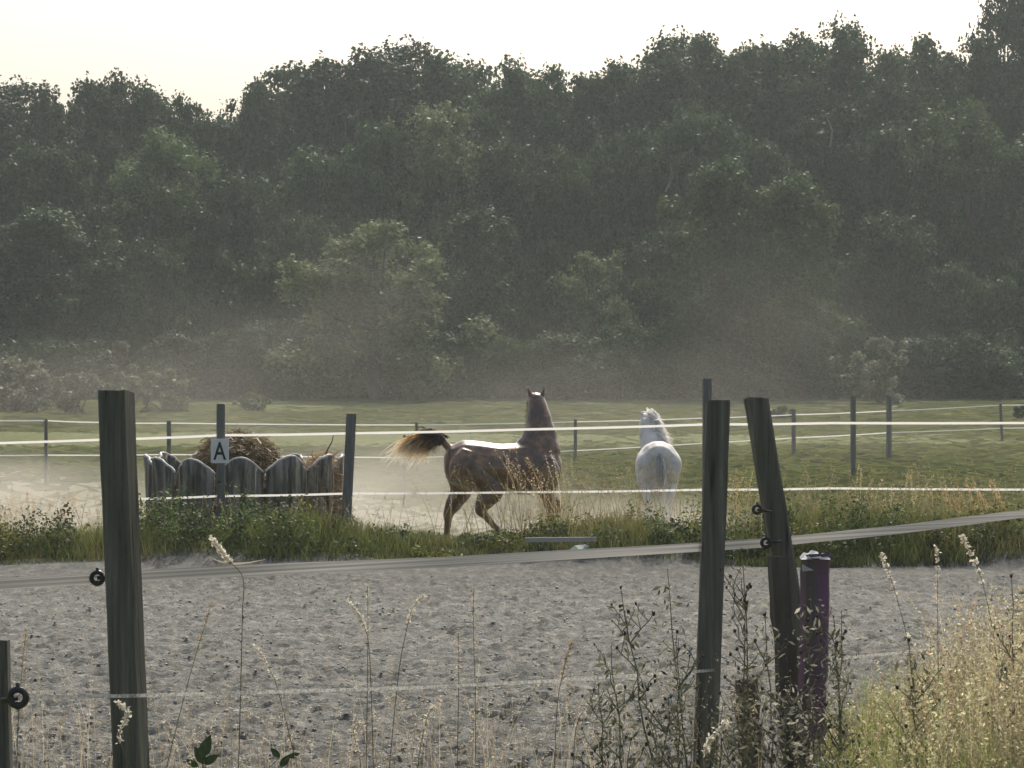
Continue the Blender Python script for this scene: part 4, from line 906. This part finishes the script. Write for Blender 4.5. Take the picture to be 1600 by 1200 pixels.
def hooves(parent, feet, mat, k=1.0):
    for (e, dr) in feet:
        e = Vector(e); dr = Vector(dr).normalized(); mb = MB(); mb.tube([e - dr * .02, e + dr * .035 * k, e + dr * .075 * k], [.054 * k, .060 * k, .066 * k], 12); mb.build('hoof', mat, parent, True)

def chestnut():
    d = 31.2; s = F / d; x0 = (690 - 800) / s; rot = R(10); g0 = float(gz(0, d))
    t = empty('horse', (x0 + .02, d - .12, g0 + .02), rot); cz = 0
    L = []
    L.append(spline([(.02, 0, 1.26), (.10, 0, 1.26), (.26, 0, 1.25), (.45, 0, 1.23), (.70, 0, 1.20), (.95, 0, 1.19), (1.15, 0, 1.20), (1.32, 0, 1.21), (1.46, 0, 1.17), (1.56, 0, 1.15)],
                    [(.09, .12), (.20, .25), (.27, .33), (.285, .335), (.29, .33), (.285, .345), (.265, .365), (.235, .34), (.19, .27), (.11, .15)]))
    L.append(spline([(1.20, 0, 1.24), (1.27, 0, 1.45), (1.30, .02, 1.64), (1.30, .06, 1.82), (1.29, .11, 1.98), (1.275, .17, 2.10)], [(.22, .34), (.19, .31), (.15, .235), (.122, .175), (.112, .14), (.10, .12)]))
    L.append(spline([(1.27, .10, 2.06), (1.275, .20, 2.08), (1.29, .32, 2.00), (1.30, .46, 1.88), (1.31, .60, 1.77), (1.315, .67, 1.72)], [(.09, .10), (.105, .125), (.10, .13), (.07, .09), (.055, .065), (.045, .05)]))
    for s_ in (-1, 1):   # shoulder and haunch masses
        L.append(spline([(1.28, .15 * s_, 1.30), (1.36, .17 * s_, 1.12), (1.36, .15 * s_, .95)], [(.10, .17), (.11, .18), (.09, .13)]))
        L.append(spline([(.34, .12 * s_, 1.40), (.26, .16 * s_, 1.22), (.22, .16 * s_, 1.04)], [(.12, .16), (.14, .22), (.12, .17)]))
    A = [(.24, .14, 1.15), (.27, .16, .92), (.10, .15, .60), (.07, .15, .28), (.10, .15, .10)]
    B = [(.36, -.14, 1.15), (.62, -.16, .93), (.475, -.16, .66), (.70, -.16, .39), (.66, -.16, .24)]
    C = [(1.36, -.15, 1.05), (1.38, -.15, .84), (1.44, -.15, .52), (1.43, -.15, .20), (1.46, -.15, .08)]
    D = [(1.38, .15, 1.05), (1.40, .15, .86), (1.58, .15, .70), (1.49, .15, .46), (1.42, .15, .40)]
    for q, h in ((A, True), (B, True), (C, False), (D, False)): L.append(leg(q, 1.0, h))
    L.append(spline([(.14, 0, 1.42), (.03, 0, 1.52), (-.04, 0, 1.62), (-.12, 0, 1.64), (-.2, 0, 1.60)], [.06, .05, .045, .035, .02]))
    for s_ in (-1, 1):
        e = Vector((1.275 + .085 * s_, .15, 2.15)); L.append(spline([e, e + Vector((.008 * s_, 0, .05)), e + Vector((.022 * s_, .01, .095)), e + Vector((.018 * s_, .015, .135))], [(.040, .032), (.040, .026), (.026, .018), (.008, .006)], 4))
    me = body_from(L, 'body', [M['chestnut'], M['white_hair']], .016, 4)
    socks = [Vector(D[3]), Vector(A[3])]
    for p in me.polygons:
        c = p.center
        if (c - Vector((1.49, .15, .47))).length < .11 or (c.y > .30 and c.z > 1.95 and abs(c.x - 1.29) < .03 and p.normal.z > .3): p.material_index = 1
    o = link('body', me, t)
    hooves(t, [(A[4], (.1, 0, -1)), (B[4], (-.3, 0, -1)), (C[4], (.1, 0, -1)), (D[4], (-1, 0, -.5))], M['hoof'])
    for s_ in (-1, 1):
        mb = MB(); mb.ball((1.285 + .09 * s_, .30, 2.045), .022, 10, 7); mb.build('eye', M['eye'], t, True)
    DK = (.035, .018, .012); GD = (.46, .25, .08); BL = (.85, .68, .40); CR = (.95, .93, .86)
    h = hair('tail', t, [(.0, 0, 1.55), (-.20, 0, 1.62)], [(-.30, 0, 1.22), (-.74, 0, 1.36)], [(-.18, 0, 1.60), (-.46, 0, 1.64)], 800, .0055, [DK, (.14, .07, .028), GD, BL, CR], .020, .05, 10, 3)
    h2 = hair('tail_base', t, [(.0, 0, 1.56), (-.18, 0, 1.64)], [(-.14, 0, 1.42), (-.36, 0, 1.48)], [(-.05, 0, 1.72), (-.28, 0, 1.70)], 800, .007, [DK, DK, (.07, .035, .018)], .032, .045, 6, 5)
    hair('mane', t, [(1.20, .0, 1.55), (1.245, .13, 2.16)], [(1.10, .10, 1.40), (1.17, .22, 2.0)], [(1.12, .02, 1.60), (1.17, .16, 2.16)], 360, .004, [DK, (.07, .03, .015), (.16, .08, .03)], .015, .03, 6, 7)
    hair('forelock', t, [(1.25, .16, 2.19), (1.30, .16, 2.19)], [(1.24, .32, 2.04), (1.33, .32, 2.04)], [(1.25, .24, 2.22), (1.31, .24, 2.22)], 60, .005, [(.2, .12, .06), (.6, .5, .36)], .015, .02, 5, 8)
    tag(t, 'dark chestnut horse cantering right with raised head and flying tail', 'horse')

def pony():
    d = 37.0; s = F / d; x0 = (1027 - 800) / s; g0 = float(gz(x0, d))
    # local +X is forward; turned to walk away from the camera
    t = empty('pony', (x0, d - .6, g0 + .12), R(90)); k = .91
    def sc(pts): return [(a * k, b_ * k, c * k) for a, b_, c in pts]
    L = []
    L.append(spline([(.02, 0, 1.14), (.10, 0, 1.15), (.25, 0, 1.15), (.45, 0, 1.12), (.70, 0, 1.08), (.95, 0, 1.08), (1.15, 0, 1.10), (1.32, 0, 1.12), (1.46, 0, 1.08)],
                    [(.12, .15), (.27, .27), (.345, .335), (.36, .36), (.38, .37), (.36, .37), (.29, .36), (.24, .30), (.12, .15)]))
    L.append(spline([(1.18, 0, 1.2), (1.30, .06, 1.40), (1.38, .10, 1.58), (1.42, .13, 1.74), (1.44, .13, 1.84)], [(.20, .28), (.19, .24), (.17, .20), (.145, .16), (.11, .12)]))
    L.append(spline([(1.40, .13, 1.82), (1.52, .13, 1.82), (1.64, .14, 1.72), (1.76, .15, 1.60), (1.84, .16, 1.52)], [(.10, .10), (.12, .135), (.10, .12), (.07, .08), (.05, .055)]))
    legs = []
    for s_, f in ((-1, .08), (1, -.10)):
        q = [(.22, .19 * s_, 1.0), (.30 + f, .21 * s_, .80), (.12 + f, .19 * s_, .52), (.12 + f, .18 * s_, .22), (.16 + f, .18 * s_, .10)]; legs.append((q, True))
        q = [(1.30, .15 * s_, 1.0), (1.30 - f, .16 * s_, .78), (1.34 - f, .15 * s_, .48), (1.32 - f, .15 * s_, .20), (1.35 - f, .15 * s_, .10)]; legs.append((q, False))
        L.append(spline([(.34, .15 * s_, 1.26), (.22, .21 * s_, 1.08), (.2, .21 * s_, .90)], [(.15, .16), (.17, .22), (.14, .17)]))
        e = Vector((1.46, .13 + .09 * s_, 1.90)); L.append(spline([e, e + Vector((0, .01 * s_, .05)), e + Vector((.01, .012 * s_, .11))], [(.03, .03), (.028, .028), (.008, .008)], 4))
    for q, h in legs: L.append(leg(q, 1.1, h))
    L2 = []
    for pts, rad in L: L2.append(([Vector(p) * k for p in pts], [(a * k, b_ * k) for a, b_ in rad]))
    me = body_from(L2, 'body', [M['white_hair']], .02, 5); link('body', me, t)
    hooves(t, [(Vector(q[4]) * k, (.1, 0, -1)) for q, h in legs], M['hoof'], 1)
    WT = (.85, .84, .82); GR = (.74, .71, .69)
    hair('tail', t, sc([(-.01, -.05, 1.24), (-.01, .05, 1.24)]), sc([(-.09, -.11, .40), (-.09, .11, .40)]), sc([(-.12, -.09, 1.1), (-.12, .09, 1.1)]), 420, .008, [WT, WT, GR, WT], .015, .035, 8, 11)
    hair('mane', t, sc([(1.16, -.02, 1.44), (1.40, .12, 1.98)]), sc([(1.10, -.24, 1.26), (1.36, -.10, 1.70)]), sc([(1.10, -.14, 1.52), (1.36, -.02, 1.98)]), 800, .007, [WT, WT, GR], .03, .05, 6, 12)
    for s_ in (-1, 1):
        mb = MB(); mb.ball(Vector((1.60, .135 + .10 * s_, 1.77)) * k, .02, 10, 7); mb.build('eye', M['eye'], t, True)
    tag(t, 'white pony seen from behind trotting away in the dust', 'pony')
chestnut(); pony()

# ------------------------------------------------------------------ air and dust
def haze():
    m, n, out = newmat('haze'); v = n.nodes.new('ShaderNodeVolumePrincipled'); v.inputs['Color'].default_value = (.84, .95, .95, 1)
    v.inputs['Density'].default_value = .00052; v.inputs['Anisotropy'].default_value = .35; n.links.new(v.outputs[0], out.inputs['Volume'])
    mb = MB(); mb.box((0, 80, 15.2), 150, 200, 33); o = mb.build('haze', m); tag(o, 'pale dusty air hanging over the whole field', 'haze', None, 'stuff')
def dust(c, r, dens, label, col=(.86, .83, .76), scale=1.2, seedv=0., aniso=.45):
    m, n, out = newmat('dust'); v = n.nodes.new('ShaderNodeVolumePrincipled'); v.inputs['Color'].default_value = (*col, 1); v.inputs['Anisotropy'].default_value = aniso
    tc = n.nodes.new('ShaderNodeTexCoord'); ln = n.nodes.new('ShaderNodeVectorMath'); ln.operation = 'LENGTH'; n.links.new(tc.outputs['Object'], ln.inputs[0])
    mr = n.nodes.new('ShaderNodeMapRange'); mr.inputs[1].default_value = 0.1; mr.inputs[2].default_value = 1; mr.inputs[3].default_value = 1; mr.inputs[4].default_value = 0; mr.interpolation_type = 'SMOOTHSTEP'; n.links.new(ln.outputs['Value'], mr.inputs[0])
    mp = n.nodes.new('ShaderNodeMapping'); mp.inputs['Location'].default_value = (seedv, seedv * 2, 0); n.links.new(tc.outputs['Object'], mp.inputs[0])
    t = n.nodes.new('ShaderNodeTexNoise'); t.inputs['Scale'].default_value = scale; t.inputs['Detail'].default_value = 2.5; n.links.new(mp.outputs[0], t.inputs['Vector'])
    m2 = n.nodes.new('ShaderNodeMapRange'); m2.inputs[1].default_value = .40; m2.inputs[2].default_value = .66; n.links.new(t.outputs['Fac'], m2.inputs[0])
    a = n.nodes.new('ShaderNodeMath'); a.operation = 'MULTIPLY'; n.links.new(mr.outputs[0], a.inputs[0]); n.links.new(m2.outputs[0], a.inputs[1])
    b_ = n.nodes.new('ShaderNodeMath'); b_.operation = 'MULTIPLY'; b_.inputs[1].default_value = dens; n.links.new(a.outputs[0], b_.inputs[0]); n.links.new(b_.outputs[0], v.inputs['Density']); n.links.new(v.outputs[0], out.inputs['Volume'])
    mb = MB(); mb.ball((0, 0, 0), 1.0, 24, 14); o = mb.build('dust_cloud', m); o.location = c; o.scale = r; tag(o, label, 'dust', None, 'stuff')
haze()
dust((3, 60, .9), (22, 24, 2.4), .0045, 'thin dust veil over the pasture', seedv=9, scale=1.2)
dust((9.0, 88, 3.0), (13, 14, 6.5), .006, 'faint dust drifting in front of the wood behind the right foreground posts', seedv=11, scale=1.6)
dust((-8.2, 38, .1), (4.6, 5.5, 1.5), .22, 'bright dust low over the ground at the left edge', seedv=1)
dust((-2.0, 37.5, .0), (6, 5, 1.7), .26, 'thin dust low behind the feeder and the horse', seedv=2)
dust((2.25, 35.5, .0), (1.9, .8, .8), 2.6, 'dust kicked up round the legs of the white pony', seedv=3, scale=1.0)
dust((-5.0, 68, 3.2), (11, 14, 5.2), .0075, 'tall faint dust plume drifting in front of the wood', seedv=4, scale=2.0)
dust((-4.0, 66, 1.2), (18, 9, 3.8), .014, 'broad thin dust lying in front of the foot of the wood', seedv=7, scale=2.2)
dust((-12.0, 70, 1.5), (9, 12, 3.6), .012, 'dust drifting over the field behind the left post', seedv=5, scale=1.4)
# arching seed stems on the bank, standing in front of the chestnut horse and at the far right
def bank_stems():
    b = Bulk()
    for (cx0, cx1, d, n, z0, z1, lean, c0, c1) in [(790, 900, 30.0, 22, .75, 1.30, -.25, (.50, .36, .18), (.85, .76, .58)), (1480, 1570, 30.2, 40, .55, 1.0, -.12, (.50, .30, .14), (.66, .50, .28)),
                                                   (1130, 1170, 30.2, 24, .6, 1.0, .1, (.4, .33, .14), (.55, .45, .22)), (1330, 1460, 30.2, 24, .6, 1.05, .1, (.45, .36, .18), (.7, .6, .38)), (0, 140, 30.2, 40, .4, .8, .08, (.5, .36, .2), (.7, .55, .36))]:
        x = (rng.uniform(cx0, cx1, n) - 800) / F * d; y = d + rng.uniform(-.2, .2, n); H = rng.uniform(z0, z1, n)
        L = np.stack([lean * rng.uniform(.2, 1.6, n) + rng.normal(size=n) * .06, rng.normal(size=n) * .05], -1); t = rng.random(n); col = mixc(c0, c1, t)
        V, Q, C, cc = ribbons(np.stack([x, y, gz(x, y)], -1), H, L, np.full(n, .010), col * .6, col, 8, 2.6); b.add(V, Q, C)
        for k in range(26):
            tt = rng.uniform(.72, 1.0, n); i0 = np.minimum((tt * 8).astype(int), 7); f = (tt * 8 - i0)[:, None]
            p = cc[np.arange(n), i0] * (1 - f) + cc[np.arange(n), i0 + 1] * f + rng.normal(size=(n, 3)) * .010
            V, Q, C = leaves(p, rng.normal(size=(n, 3)), rng.uniform(.014, .030, n), col, .5); b.add(V, Q, C)
    o = b.build('seed_grass', M['stalk_tint']); tag(o, 'pale arching seed stems rising from the bank before the horse', 'grass', None, 'stuff')
bank_stems()
